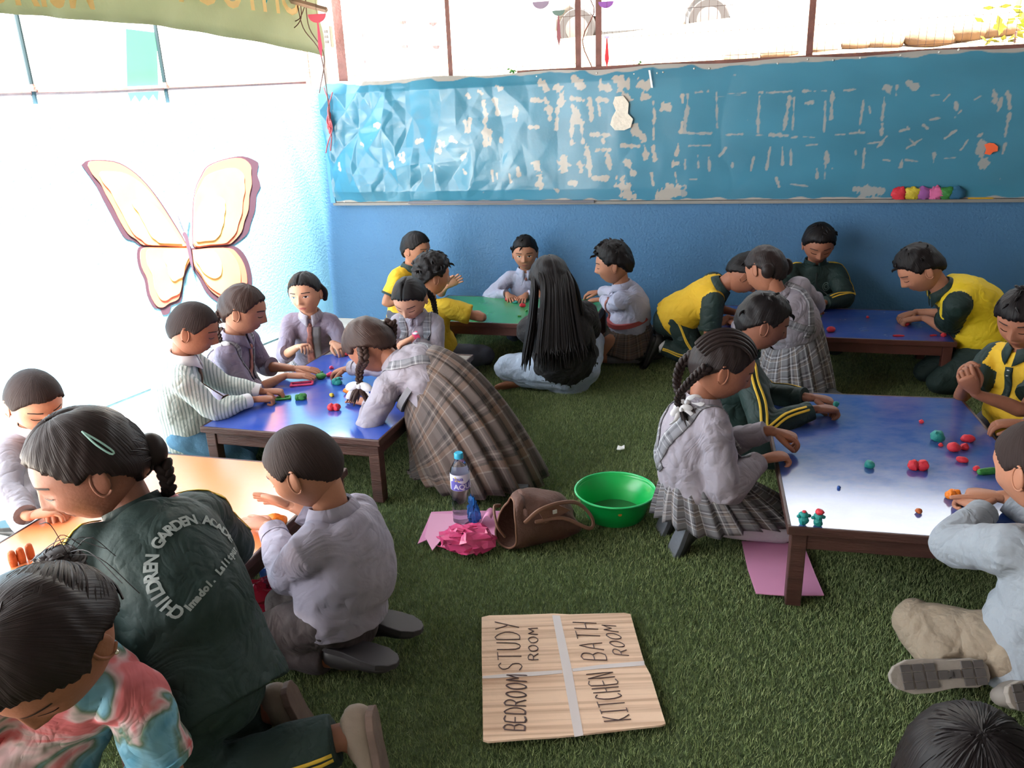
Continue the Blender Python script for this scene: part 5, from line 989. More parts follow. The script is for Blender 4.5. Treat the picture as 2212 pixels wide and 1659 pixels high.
# --- blue table at the back
m_trk = mat('track_green', (30, 50, 48), .75, .2, 60)
person('boy in yellow bending over the left end of the back blue table', (.89, 4.12, .28), hd(1608, 592, 3.98), -12, .98, 1.02, legs={-1: (A3((1.03, 4.17, .055)), A3((.83, 4.26, .125)), A3((-.3, .05, -1)), A3((1, 0, -.2))), 1: (A3((1.0, 4.03, .055)), A3((.80, 4.11, .125)), A3((-.35, .05, -1)), A3((1, 0, -.2)))}, hyaw=-10, hpitch=48, curve=.0, girth=.9, skin=1, L=dict(at=A3((1.28, 4.12, .28)), dir=(1, 0, 0)), R=dict(at=atz(1590, 690, .275), dir=(1, -.1, -.2), pole=(-.6, -.5, -.5)), top=polo(loose=1.4), bottom=dict(kind='trousers', m=m_trk), shoes=SHOE, socks=dict(m=m_wsock, to=.35), hair=dict(m=H1, style='boy'), extras=lambda c: piping_legs(c), voxel=.009)
def x12(c):
    w = c['toW']; straps(c, PLs, .036); obj('hair_bun', MB().add(*ell(w((-.05, -.075, .0)), (.03, .022, .04), None, 14, 10)), H2, c['root']); obj('hair_bun', MB().add(*ell(w((-.06, .06, -.03)), (.03, .022, .035), None, 14, 10)), H2, c['root'])
person('girl in a grey plaid pinafore with her back to us, at the back table', (1.34, 3.57, .30), hd(1654, 584, 3.55), 105, .94, 1.04, hyaw=125, hpitch=30, hroll=-12, curve=.03, skin=1, R=dict(at=atz(1745, 668, .29), dir=(.5, .8, -.1), pole=(.9, -.2, -.3)), L=dict(at=A3((1.15, 3.93, .28)), dir=(0, 1, 0)), top=lav(loose=1.4, fold=.005), bottom=dict(kind='skirt', m=PL1, ext=(.17, .20, .20, .06), amp=.07, pleats=20, waist=.10, belt=PLs), shoes=SHOE, socks=dict(m=m_gsock), hair=dict(m=H2, style='girl', kw=dict(noise_amp=.003)), extras=x12, voxel=.009)
def crest(c):
    h = c['bvh'].ray_cast(Vector(c['spine'](.62)+c['fc']*.3-c['rc']*.055*c['s']), Vector(-c['fc']))
    if h[0] is None: return
    p = A3(h[0]); n = A3(h[1]); x = nv(np.cross((0, 0, 1.), n)); y = np.cross(n, x); mb = MB()
    for r0, r1 in ((.019, .022), (.010, .013)):
        k = 20; V = []
        for i in range(k):
            a = 2*math.pi*i/k; dv = x*math.cos(a)+y*math.sin(a)*1.15
            for r_ in (r0, r1): q = p+dv*r_*c['s']; hh = c['bvh'].find_nearest(Vector(q)); V.append(A3(hh[0])+A3(hh[1])*.002)
        mb.add(V, [(2*i, 2*i+1, (2*i+3) % (2*k), (2*i+2) % (2*k)) for i in range(k)])
    obj('crest', mb, mat('crest_grey', (120, 138, 134), .7), c['root'])
def x13(c): piping(c, m_gold_s, False); placket(c, mat('zip_dark', (18, 30, 30), .5), .008, .3, 'zip'); crest(c)
person('boy in a striped dark green jacket facing us at the back table', (1.75, 4.47, .16), hd(1768, 528, 4.42), -100, 1.0, 1.06, hyaw=-102, hpitch=26, skin=1, R=dict(at=atz(1756, 664, .29), pose='pinch', dir=(.5, -.8, -.2), pole=(-.9, 0, -.3)), L=dict(at=atz(1770, 662, .29), pose='pinch', dir=(-.7, -.6, -.2), pole=(.9, .1, -.3)), top=jac(), bottom=dict(kind='trousers', m=m_trk), shoes=SHOE, hair=dict(m=H1, style='boy', kw=dict(top=.012)), face='down', extras=x13, voxel=.009)
person('boy in bright yellow bending at the right end of the back table', (2.25, 3.60, .24), hd(1990, 582, 3.62), 172, 1.02, 1.06, hyaw=170, hpitch=36, curve=.045, skin=0, L=dict(at=atz(1972, 690, .29), pose='pinch', dir=(-.9, .4, -.2), pole=(.2, -.7, -.6)), R=dict(at=atz(1962, 680, .30), pose='pinch', dir=(-.9, -.1, -.2)), top=polo(loose=1.5, m=mat('bright_yellow', (234, 200, 30), .75, .2, 60, .04, 10)), bottom=dict(kind='trousers', m=m_trk), shoes=SHOE, hair=dict(m=H1, style='boy', kw=dict(top=.012)), face='down', voxel=.009)

# --- blue table on the right
m_tights = mat('white_tights', (206, 204, 212), .8, .2, 70)
def x15(c):
    w = c['toW']; straps(c, PLs, .046); mb = MB()
    for k in range(9):      # cornrow ridges over the scalp
        y = (k-4)*.014; idx = [(.085*math.cos(t), y*(1+.2*math.sin(t)), .104*math.sin(t)+.004) for t in np.linspace(.75, 2.9, 12)]; pts = []
        for q in idx:
            d = A3(q); n_ = d/np.sqrt((d[0]/.100)**2+(d[1]/.084)**2+(d[2]/.112)**2); pts.append(w(n_))
        mb.add(*wire(pts, .0058, 3, 6))
    obj('cornrows', mb, H2, c['hair'])
    b1 = [w((-.085, .02, .0)), w((-.10, .03, -.05)), w((-.085, .02, -.11)), aty(1483, 870, 2.30)]; braid(c, b1, H2, .017, m_white, bow=1.1)
    braid(c, [w((-.06, -.075, -.0)), w((-.085, -.075, -.06)), w((-.09, -.06, -.12)), aty(1470, 885, 2.26)], H2, .015, m_white, bow=.8)
    q = c['P']+c['T']*.09; obj('waist_ribbon', MB().add(*tube([(*(q-c['T']*.007), .118, .104), (*(q+c['T']*.007), .117, .103)], c['rc'], 24, 1, 'flat')), mat('red_white_band', (212, 90, 96), .7), c['root'])
person('girl with cornrow braids and white tights kneeling at the right table', (.585, 2.30, .165), hd(1558, 792, 2.33), 6, .98, 1.06, hyaw=-4, hpitch=24, skin=1, L=dict(at=atz(1692, 938, .32), pose='pinch', dir=(.9, -.2, -.2)), R=dict(at=atz(1672, 988, .285), pose='pinch', dir=(.95, .2, .05), pole=(-.4, -.5, -.6)), top=lav(loose=1.4, fold=.004), bottom=dict(kind='skirt', m=PL1, ext=(.32, .14, .185, .10), amp=.085, pleats=22), socks=dict(m=m_tights, to=1), shoes=dict(m=m_blk, sole=m_grsole), foot='tuck', hair=dict(m=H2, style='girl', kw=dict(thick=.006)), face='down', extras=x15, voxel=.007)
def x16(c): piping(c, m_gold_s, False)
person('boy in a dark green jacket behind the girl with cornrow braids', (.84, 2.89, .165), hd(1645, 697, 2.84), 0, 1.0, 1.04, hyaw=-4, hpitch=20, skin=3, L=dict(at=atz(1772, 862, .30), pose='pinch', dir=(.95, -.1, -.15)), R=dict(at=atz(1782, 884, .30), pose='pinch', dir=(.95, .25, -.1), pole=(-.2, -.6, -.6)), top=jac(), bottom=dict(kind='trousers', m=m_trk), shoes=SHOE, hair=dict(m=H1, style='boy', kw=dict(thick=.008)), face='down', extras=x16, voxel=.008)
def x17(c): placket(c, m_grn, .03, .14, buttons=m_white)
person('boy in a yellow shirt with green collar beside the right blue table', (1.91, 2.76, .16), hd(2212, 690, 2.74), -160, 1.0, 1.06, hyaw=-142, hpitch=20, skin=1, L=dict(at=aty(2098, 832, 2.58), pose='pinch', dir=(-.6, -.2, .75), up=(-.5, -.6, .3)), R=dict(at=aty(2080, 812, 2.68), pose='pinch', dir=(-.3, -.3, .85), up=(-.5, .6, .3)), top=polo(loose=1.4), bottom=TR, shoes=SHOE, hair=dict(m=H1, style='fringe'), face='down', extras=x17)
person('child in a grey shirt with a hand on the right blue table', (1.97, 2.30, .15), A3((1.95, 2.31, .57)), 165, .95, 1.0, hyaw=165, skin=1, R=dict(at=atz(2182, 915, .30), pose='relaxed', dir=(-.9, .3, -.1)), L=dict(at=A3((1.66, 2.20, .285)), dir=(-1, .1, 0)), top=lav(), bottom=TR, shoes=SHOE, hair=dict(m=H1, style='boy'), voxel=.009)
m_khaki = mat('khaki_cotton', (146, 130, 112), .85, .35, 60, .06, 14); m_sweat = mat('grey_sweatshirt', (146, 152, 160), .9, .3, 60, .05, 12)
K18 = atz(1985, 1350, .085); AN18 = atz(2068, 1452, .055)
person('boy in a pale grey sweatshirt and khaki trousers sitting at the lower right', (1.23, 1.555, .10), hd(2245, 1012, 1.68), 100, 1.02, 1.08, hyaw=112, hpitch=18, skin=0, L=dict(at=atz(2100, 1088, .285), pose='grip', dir=(-.1, 1, -.1), pole=(-1, -.1, -.5)), R=dict(at=atz(2128, 1070, .30), pose='point', dir=(-.95, .5, -.05), pole=(.7, -.2, -.6)), legs={-1: (K18, AN18, A3((-1, .03, -.06)), A3((.0, .8, -.6))), 1: (A3((1.42, 1.72, .10)), atz(2190, 1500, .05), A3((1, .1, 0)), A3((0, .8, -.6)))}, top=dict(m=m_sweat, sleeve='long', collar=None, cuffs=m_sweat, loose=1.6, low=-.08, name='sweatshirt', fold=.004), bottom=dict(kind='trousers', m=m_khaki, loose=1.5, fold=.006), shoes=dict(m=mat('grey_shoe', (130, 122, 116), .7), sole=mat('pale_sole', (150, 140, 132), .7, .3, 40, .12, 25), tread=mat('tread_grey', (84, 78, 76), .8)), hair=dict(m=HB, style='buzz', kw=dict(thick=.005)), voxel=.007)
person('child with short black hair at the lower right corner, seen from behind', (.68, .80, .10), hd(2098, 1738, .86), 85, 1.0, 1.14, girth=1.25, hyaw=72, hpitch=4, skin=0, top=lav(m=mat('pale_lilac', (196, 186, 208), .8, .2, 40)), bottom=TR, hair=dict(m=H1, style='buzz', kw=dict(thick=.016, noise_amp=.002, top=.008, strand=.0012, line=(.045, .04, .0, -.04, -.03, -.05, -.07, -.08))), extras=lambda c: combed(c, (-.25, .1, 1), 420, .0022, H1, scale=1.235, seed=8), voxel=.008)

# --- orange table
def x21(c): placket(c, m_lav, .02, .25)
person('boy in a grey shirt behind the orange table at the left edge', (-1.63, 2.47, .13), hd(74, 868, 2.44), -18, .90, 1.03, hyaw=-38, hpitch=26, skin=2, L=dict(at=atz(128, 1088, .29), pose='relaxed', dir=(.3, -.9, 0), pole=(.5, .5, -.5)), R=dict(at=atz(95, 1108, .29), pose='relaxed', dir=(.8, .3, 0), pole=(-.5, -.8, -.4)), top=lav(m=mat('grey_shirt', (140, 134, 142), .8, .25, 40), collar=m_white, cuffs=mat('grey_shirt', None), loose=1.4), bottom=dict(kind='trousers', m=mat('pale_trouser', (170, 176, 190), .85)), shoes=SHOE, hair=dict(m=HB, style='buzz', kw=dict(thick=.007, top=.004)), face='down', extras=x21)
LETTER = mat('print_grey', (150, 158, 156), .7)
def arc_text(c, s_, R_, a0, a1, size, ctr, tilt=0, straight=False):
    """printed letters wrapped onto the jacket back along an arc; ctr is (across, up) on the back"""
    bvh = c['bvh']; fc, rc, T = c['fc'], c['rc'], c['T']; o = c['spine'](.55); mb = MB()
    n = len(s_)
    for i, ch in enumerate(s_):
        if ch == ' ': continue
        TV, TF = textmesh(ch, size, .0012)
        if len(TV) == 0: continue
        if straight: u = (i-(n-1)/2)*size*.56; cx, cy_ = ctr[0]+u*math.cos(tilt), ctr[1]+u*math.sin(tilt); rot = tilt
        else: a = math.radians(a0+(a1-a0)*i/(n-1)); cx, cy_ = ctr[0]+R_*math.sin(a), ctr[1]+R_*math.cos(a); rot = -a
        pts = []
        for v in TV:
            x = cx+v[0]*math.cos(rot)-v[1]*math.sin(rot); y = cy_+v[0]*math.sin(rot)+v[1]*math.cos(rot)
            p = o+rc*x+T*y-fc*.4; h = bvh.ray_cast(Vector(p), Vector(fc)); q = A3(h[0])-fc*.0025 if h[0] is not None else None; pts.append(q)
        if all(q is not None for q in pts): mb.add(pts, [f[::-1] for f in TF])
    obj('back_lettering', mb, LETTER, c['root'], False)
def x22(c):
    piping(c, m_gold_s, True); arc_text(c, 'CHILDREN GARDEN ACADEMY', .092, -124, 86, .030, (.022, -.018)); arc_text(c, 'Imadol, Lalitpur', 0, 0, 0, .020, (.034, -.046), .45, True)
    w = c['toW']; mb = MB(); rr = np.random.default_rng(3)
    mb.add(*ell(w((-.095, .0, -.035)), (.030*1.1, .030*1.1, .038*1.1), None, 16, 12)); o = obj('hair_bun', mb, H2, c['hair'])
    braid(c, [w((-.10, .02, -.06)), w((-.085, .03, -.10)), w((-.07, .02, -.12))], H2, .017)
    obj('hair_tie', MB().add(*ell(w((-.08, .03, -.125)), (.012, .012, .010), None, 10, 7)), mat('pink_tie', (206, 140, 150), .6), c['root'])
    cl = [(-.030, .055, .075), (-.045, .070, .055), (-.055, .078, .030), (-.049, .080, .030), (-.038, .073, .055)]
    pts = []
    for q in cl: d = A3(q); pts.append(w(d/np.sqrt((d[0]/.1075)**2+(d[1]/.0905)**2+(d[2]/.117)**2)))
    obj('hair_clip', MB().add(*wire(pts+[pts[0]], .0022, 3, 6)), mat('mint_clip', (150, 190, 180), .4), c['root'])
    combed(c, (-.9, .0, -.35), 130, .0024, H2, scale=1.12, seed=4)
person('girl in a dark green jacket with printed lettering kneeling over the orange table', (-.66, 1.37, .30), hd(196, 1008, 1.50), 148, 1.03, 1.15, hyaw=210, hpitch=22, hroll=0, cyaw=140, curve=.03, skin=3, L=dict(at=A3((-.98, 1.44, .285)), pose='relaxed', dir=(-.9, .3, 0), pole=(.3, -.8, -.5)), R=dict(at=A3((-.90, 1.78, .285)), pose='relaxed', dir=(-.6, .7, 0), pole=(.6, .5, -.4)), legyaw=172, legs={-1: (A3((-.72, 1.27, .06)), A3((-.36, 1.335, .135)), A3((.12, -.22, -1)), A3((-1, 0, -.1))), 1: (A3((-.78, 1.45, .06)), A3((-.56, 1.46, .10)), A3((.3, 0, -1)), A3((-1, 0, 0)))}, top=jac(loose=1.9, fold=.0035, low=-.10), bottom=dict(kind='trousers', m=m_trk, loose=1.6), shoes=dict(m=mat('worn_shoe', (140, 124, 112), .7, .3, 40, .1, 20), sole=mat('worn_sole', (112, 92, 84), .75, .4, 30, .15, 20)), foot='tuck', hair=dict(m=H2, style='girl', kw=dict(thick=.010, top=.005)), face='down', extras=x22, voxel=.007)
def x23(c):
    s = c['s']; N, T, fc, rc = c['N'], c['T'], c['fc'], c['rc']; pts = [N-T*.055*s-fc*.1+rc*x*s for x in np.linspace(-.11, .11, 6)]; solid(obj('yoke_seam', MB().add(*ribbon_on(c['bvh'], pts, .006, .0015, 4)), mat('lavender_dark', (120, 114, 128), .85), c['root']), .0015)
person('boy in a lavender shirt kneeling beside the orange table', (-.46, 1.765, .165), hd(660, 1010, 1.80), 160, 1.0, 1.06, hyaw=168, hpitch=26, curve=.03, girth=.93, skin=0, L=dict(at=atz(560, 1132, .29), pose='flat', dir=(-.75, .5, -.05), pole=(.3, -.7, -.6)), R=dict(at=atz(612, 1088, .32), pose='flat', dir=(-.8, .3, .15), up=(.2, .7, .6)), top=lav(m=mat('soft_lavender', (150, 144, 160), .8, .25, 40), collar=mat('soft_lavender', None), cuffs=mat('soft_lavender', None), loose=1.5, fold=.004, low=-.05), bottom=dict(kind='trousers', m=mat('dark_plaid_trouser', (62, 52, 54), .85, .3, 40, .3, 26), loose=.9, fold=.004), shoes=dict(m=mat('dark_shoe', (44, 40, 42), .5), sole=mat('dark_sole', (60, 56, 60), .6)), hair=dict(m=HB, style='buzz', kw=dict(thick=.005)), face='down', voxel=.007)
# woman in a tie-dye top
m_td = bpy.data.materials.new('tie_dye'); m_td.use_nodes = True; nt = m_td.node_tree; b = nt.nodes['Principled BSDF']; b.inputs['Roughness'].default_value = .8
tc = nt.nodes.new('ShaderNodeTexCoord'); n = nt.nodes.new('ShaderNodeTexNoise'); n.inputs['Scale'].default_value = 6.5; n.inputs['Detail'].default_value = 3; n.inputs['Distortion'].default_value = 1.2; r = nt.nodes.new('ShaderNodeValToRGB'); el = r.color_ramp.elements
el[0].position = .30; el[0].color = (*lin((84, 146, 172)), 1); el[1].position = .70; el[1].color = (*lin((186, 92, 94)), 1)
for p_, c_ in ((.40, (120, 170, 190)), (.46, (96, 120, 100)), (.52, (206, 176, 178)), (.58, (208, 110, 114)), (.80, (150, 90, 78))): e = el.new(p_); e.color = (*lin(c_), 1)
nt.links.new(tc.outputs['Object'], n.inputs['Vector']); nt.links.new(n.outputs['Fac'], r.inputs[0]); nt.links.new(r.outputs[0], b.inputs['Base Color'])
def x24(c):
    w = c['toW']; mb = MB(); rr = np.random.default_rng(9); bw = aty(128, 1226, c['Hd'][1]+.10); bl = c['HM'].T@(bw-c['Hd'])/c['hs']
    for k in range(60):
        a = rr.uniform(0, 6.28); e = rr.uniform(-.8, 1.3); pts = []
        for t in np.linspace(0, 1, 6): aa = a+t*2.2; pts.append(bw+A3([math.cos(e)*math.cos(aa), math.cos(e)*math.sin(aa), math.sin(e)*.8])*.036*(1+.06*rr.normal()))
        mb.add(*wire(pts, .005, 3, 6))
    mb.add(*ell(bw, (.037, .037, .034), None, 14, 10)); obj('hair_bun', mb, H2, c['root'])['kind'] = 'stuff'
    combed(c, bl/np.array([.089, .0725, .1]), 220, .0024, H2, scale=1.17, seed=6); mb = MB()
    for k in range(10):
        q = bw+A3([rr.normal()*.03, rr.normal()*.03, .02]); e = bw+A3([abs(rr.normal())*.09-.02, rr.normal()*.05, .03*rr.normal()]); mb.add(*wire([q, (q+e)/2+A3((0, 0, .03)), e], .0008, 5, 4))
    obj('loose_strands', mb, H2, c['hair'])['kind'] = 'stuff'
    for sd in (1, -1): obj('earring', MB().add(*ell(w((-.002, sd*.082, -.030)), (.004, .004, .004), None, 10, 7)), mat('stud', (220, 210, 190), .2, metal=.8), c['root'])
person('woman with a messy bun in a tie dye shirt at the lower left corner', (-.97, 1.13, .15), hd(104, 1392, 1.06), -72, .98, 1.20, hyaw=-105, hpitch=50, hroll=0, curve=.05, skin=1, L=dict(at=A3((-.74, .95, .2)), dir=(-.3, -.9, -.2)), R=dict(at=A3((-1.0, .92, .2)), dir=(.2, -.9, -.2)), top=dict(m=m_td, sleeve='short', loose=1.3, low=-.05, name='tie_dye_shirt', cuffs=m_td, cuffw=.012, fold=.005), bottom=dict(kind='trousers', m=m_navy), hair=dict(m=H2, style='girl', kw=dict(thick=.013, top=.006)), face='down', extras=x24, voxel=.007)

for nm in ('lavender_shirt', 'mauve_shirt', 'lilac_shirt', 'soft_lavender', 'grey_shirt', 'pale_striped_shirt', 'yellow_jersey', 'bright_yellow', 'plain_yellow', 'bottle_green', 'grey_sweatshirt', 'khaki_cotton', 'pale_jeans', 'black_top', 'track_green', 'tie_dye', 'pale_lilac', 'dark_plaid_trouser'): wrinkle(MATS[nm] if nm in MATS else bpy.data.materials[nm], .38)
# ================================================================== MODELLING DOUGH AND OTHER SMALL THINGS
DC = dict(red=(214, 46, 62), teal=(30, 138, 132), green=(52, 128, 54), orange=(240, 132, 34), yellow=(206, 182, 52), pink=(222, 60, 110), brown=(184, 92, 40), blue=(40, 90, 170), white=(232, 228, 222))
def dmat(c): return mat('dough_'+c, DC[c], .55, .35, 120, .06, 30)
def lump(mb, p, r, seed, mi=0, ax=None, flat=.8, amp=.16):
    VV, FF = ell(np.zeros(3), (r[0], r[1], r[2]*1.0), ax, 14, 10); VV = np.array(VV); R0 = max(r); VV = VV*(1+amp*fbm(VV/R0, 2.6, seed, 2))[:, None]; VV[:, 2] = np.maximum(VV[:, 2], -r[2]*flat); VV[:, 2] += r[2]*flat; mb.add(VV+p, FF, mi)
def dough(px, py, size, c, label, shape='ball', z=TH, el=1., ang=0., dep=None):
    p = atz(px, py, z); k = np.linalg.norm(p-A3((0, 0, CAM_H)))/F_PX; r = size*k; sd = int(px*7+py) % 999; name = 'dough_piece'; ca, sa = math.cos(ang), math.sin(ang); ax = [A3((ca, sa, 0)), A3((-sa, ca, 0)), A3((0, 0, 1.))]
    if shape == 'ball':
        mb = MB(); lump(mb, p, (r*el, r, r*.85), sd, 0, ax); o = obj(name, mb, dmat(c), origin=p)
    elif shape == 'twin':
        mb = MB(); lump(mb, p-ax[0]*r*.5, (r*.75, r*.7, r*.75), sd, 0, ax); lump(mb, p+ax[0]*r*.55, (r*.8, r*.7, r*.7), sd+1, 0, ax); o = obj(name, mb, dmat(c), origin=p)
    elif shape == 'rough':
        mb = MB(); rr = np.random.default_rng(sd)
        for k_ in range(6): lump(mb, p+ax[0]*rr.normal()*r*.35*el+ax[1]*rr.normal()*r*.3, (r*.55, r*.45, r*(.4+.3*rr.random())), sd+k_, 0, ax)
        o = obj(name, mb, dmat(c), origin=p)
    elif shape == 'roll':
        mb = MB().add(*tube([(*(p-ax[0]*r*el+A3((0, 0, r*.5))), r*.5, r*.5), (*(p+A3((0, 0, r*.52))), r*.6, r*.52), (*(p+ax[0]*r*el+A3((0, 0, r*.5))), r*.42, r*.42)], None, 10, 4)); o = obj(name, mb, dmat(c), origin=p)
    elif shape == 'frame':
        w, h = r*el, r; q = [p+ax[0]*a*w+ax[1]*b_*h+A3((0, 0, .005)) for a, b_ in ((-1, -1), (1, -1), (1, 1), (-1, 1))]; mb = MB()
        for i in range(4): mb.add(*wire([q[i], (q[i]+q[(i+1) % 4])/2+A3((.001, 0, 0)), q[(i+1) % 4]], .005, 3, 8))
        o = obj(name, mb, dmat(c), origin=p)
    elif shape == 'slab':
        o = obj(name, MB().box(p+A3((0, 0, .004)), (r*el, r, .004), ax), dmat(c), origin=p, smooth=False, bevel=.002)
    elif shape == 'peg':
        o = obj(name, MB().add(*tube([(*(p+A3((0, 0, r*.2))), r*.5, r*.5), (*(p+A3((0, 0, r))), r*.55, r*.55), (*(p+A3((0, 0, r*1.9))), r*.48, r*.48)], None, 12, 4)), dmat(c), origin=p)
    return tag(o, label, 'modelling dough', 'modelling dough pieces on the tables')
D_ = dough
D_(1990, 914, 4.5, 'red', 'tiny red dough bead alone near the middle of the right blue table'); D_(2024, 952, 13, 'teal', 'round teal dough ball beside the red lumps on the right blue table'); D_(2032, 964, 4, 'red', 'tiny red dough crumb below the teal ball'); D_(2059, 975, 12, 'red', 'round red dough ball right of the teal ball'); D_(2083, 971, 8, 'red', 'small red dough lump right of the round red ball')
D_(2089, 953, 9, 'red', 'long red dough lump above the small red one', el=1.35, ang=-.3); D_(2078, 998, 7, 'red', 'slanted red dough piece near the right edge of the table', el=1.6, ang=-.5); D_(2139, 1024, 12, 'green', 'long green dough shape near the grey sweatshirt boy', 'roll', el=1.7, ang=.1); D_(2109, 1016, 6, 'red', 'small red dough tip beside the long green shape'); D_(1982, 1014, 15, 'red', 'two lobed red dough lump in the middle of the right blue table', 'twin', ang=-.2)
D_(1878, 1010, 9.5, 'teal', 'small teal dough ball left of the two lobed red lump'); D_(2054, 1075, 15, 'orange', 'orange dough animal with stubby legs on the bright table end', 'rough', el=1.3); D_(1984, 1108, 6.5, 'brown', 'tiny orange brown dough ball near the front table edge')
D_(1812, 1055, 3.5, 'blue', 'tiny dark dough crumb on the bright end of the table')
for px, py, l_ in ((1735, 1133, 'teal dough figure with a small red top, left of the pair'), (1766, 1136, 'teal dough figure with a big red cap, right of the pair')):
    p = atz(px, py, TH); r_ = thing('dough_figure', p, l_, 'modelling dough', 'modelling dough pieces on the tables'); mb = MB(); lump(mb, p, (.013, .012, .016), px, flat=.9); lump(mb, p+A3((0, 0, .022)), (.013, .012, .011), px+1, flat=.6); obj('figure_body', mb, dmat('teal'), r_)
    for sd in (-1, 1): obj('arm', MB().add(*ell(p+A3((sd*.014, 0, .026)), (.006, .005, .005), None, 8, 6)), dmat('teal'), r_)
    mb = MB(); k = 1 if px < 1750 else 1.9; lump(mb, p+A3((.002 if k > 1 else 0, 0, .035)), (.006*k, .006*k, .0045*k), px+2); obj('cap', mb, dmat('red'), r_)
def held(p, r, c, label): mb = MB(); lump(mb, p-A3((0, 0, r)), (r, r*.8, r), int(p[0]*999) % 99); tag(obj('dough_piece', mb, dmat(c), origin=p), label, 'modelling dough', 'modelling dough pieces on the tables')
held(atz(1706, 944, .315), .014, 'orange', 'orange dough pinched in the hand of the girl with cornrow braids'); held(atz(1806, 872, .30), .011, 'teal', 'teal dough held by the boy in the green jacket')
D_(656, 862, 12, 'green', 'green dough animal in the middle of the left blue table', 'rough'); D_(612, 862, 7, 'green', 'flat green dough loop by the pale striped shirt boy', 'frame', el=1.9, ang=.2); D_(730, 830, 13, 'teal', 'large teal dough lump near the leaning girl', 'rough', el=1.2); D_(694, 818, 8, 'green', 'small green dough lump left of the large teal one', 'ball', el=1.3); D_(712, 812, 8, 'pink', 'pink dough lump beside the leaning girl fingers', 'rough'); D_(716, 797, 4.5, 'pink', 'tiny pink dough bead above the pink lump')
D_(722, 886, 11, 'red', 'red dough lump nearest the front edge of the left blue table', 'twin'); D_(717, 857, 5.5, 'yellow', 'small yellow dough bead on the left blue table'); D_(652, 831, 9, 'pink', 'pink dough rectangle outline on the left blue table', 'frame', el=2.4, ang=.15); D_(664, 813, 7, 'orange', 'orange dough square under the flat hands of the girl', 'slab', el=1.2, ang=.2); D_(750, 768, 5, 'red', 'red dough bit near the far end of the left blue table'); D_(757, 850, 9, 'orange', 'orange dough piece behind the white ribbon', 'ball', el=1.6); D_(919, 774, 6, 'red', 'red dough roll on the bare strip of the left blue table', 'roll', el=1.9, ang=.1); D_(695, 806, 3, 'green', 'green dough crumb left of the pink bead'); D_(592, 872, 3, 'green', 'green dough crumbs by the cuff of the striped shirt', 'roll')
q = [atz(563, 846, TH+.004), atz(600, 828, TH+.004)]; tag(obj('white_stick', MB().add(*tube([(*q[0], .008, .004), (*q[1], .008, .004)], None, 4, 1, 'flat')), dmat('white'), origin=q[0], smooth=False), 'flat white stick on the left edge of the left blue table', 'stick')
D_(1097, 650, 5.5, 'red', 'red dough block under the fingers of the boy at the green table', 'ball', el=1.2); D_(1113, 646, 5, 'orange', 'orange dough slab between the hands of the boy at the green table', 'slab', el=1.6); D_(1113, 655, 6, 'teal', 'teal dough lump in front of his hands on the green table', 'rough', el=1.3); D_(1129, 663, 5.5, 'red', 'red dough lump nearest the long haired woman', 'ball', el=1.3); D_(1122, 684, 3.5, 'green', 'small green dough block near the front edge of the green table', 'slab'); D_(1137, 673, 3, 'green', 'tiny green dough crumb beside the long black hair')
D_(1794, 717, 7, 'red', 'red dough lump on the front part of the back blue table', 'ball', el=1.3); D_(1874, 687, 2.8, 'red', 'tiny red dough crumb in the middle of the back blue table'); D_(1746, 688, 3.5, 'orange', 'tiny orange dough cube near the plaid girl', 'slab'); D_(1766, 684, 5, 'green', 'green dough piece under the hands of the jacket boy', 'slab', el=1.4); D_(1957, 703, 6, 'red', 'red dough under the hands of the bending yellow boy'); D_(1941, 727, 3.5, 'red', 'thin red dough stick near the edge of the back blue table', 'roll', el=2.6, ang=-.2); D_(2035, 727, 6.5, 'red', 'red dough figure on the right corner of the back blue table', 'rough'); D_(2016, 726, 3, 'red', 'small red dough strip left of the corner figure', 'roll', el=1.8)
D_(31, 1222, 13, 'brown', 'left one of three orange dough pegs standing on the orange table', 'peg'); D_(49, 1215, 13, 'brown', 'tallest middle one of three dough pegs on the orange table', 'peg'); D_(68, 1206, 13, 'brown', 'right one of three dough pegs on the orange table', 'peg'); D_(511, 1203, 9, 'green', 'green dough wedge on the right edge of the orange table', 'slab', el=.9, ang=1.1); D_(598, 1138, 19, 'orange', 'large orange dough slab under the hand of the lavender boy', 'ball', el=1.2)

# crepe paper flowers and pencil on the batten of the blue sheet
for i, (px, c, l_) in enumerate(((1938, 'red', 'red crumpled crepe ball at the left of the row on the batten'), (1966, 'yellow', 'yellow crumpled crepe ball in the row on the batten'), (1990, (150, 84, 150), 'purple crumpled crepe ball in the row on the batten'), (2015, (222, 110, 160), 'pink crumpled crepe ball in the row on the batten'), (2038, 'green', 'green crumpled crepe ball in the row on the batten'), (2062, (40, 96, 130), 'dark teal crumpled crepe ball at the right of the row'))):
    p = backpt(px, 437)-WN*.028; p[2] = .802; VV, FF = ell(np.zeros(3), (.040, .022, .036), AX3, 20, 14); VV = np.array(VV); VV = VV*(1+.3*np.abs(fbm(VV, 90, i, 2))-.1)[:, None]; VV[:, 2] = np.maximum(VV[:, 2], -.03)+.03
    tag(obj('crepe_ball', MB().add(VV+p, FF), dmat(c) if isinstance(c, str) else mat('crepe_%d' % px, c, .8), origin=p), l_, 'crepe paper', 'crepe paper balls on the batten')
a_, b_ = backpt(2088, 430)-WN*.024, backpt(2142, 430)-WN*.024; a_[2] = b_[2] = .805; r_ = thing('pencil', a_, 'yellow pencil lying on the batten of the blue sheet', 'pencil'); obj('shaft', MB().add(*tube([(*a_, .004, .004), (*b_, .004, .004)], None, 6, 1, 'flat')), mat('pencil_yellow', (220, 170, 40), .5), r_, False); obj('tip', MB().add(*tube([(*b_, .0038, .0038), (*(b_+WD*.012), .0006, .0006)], None, 6, 1, 'flat')), mat('pencil_wood', (200, 160, 120), .6), r_)

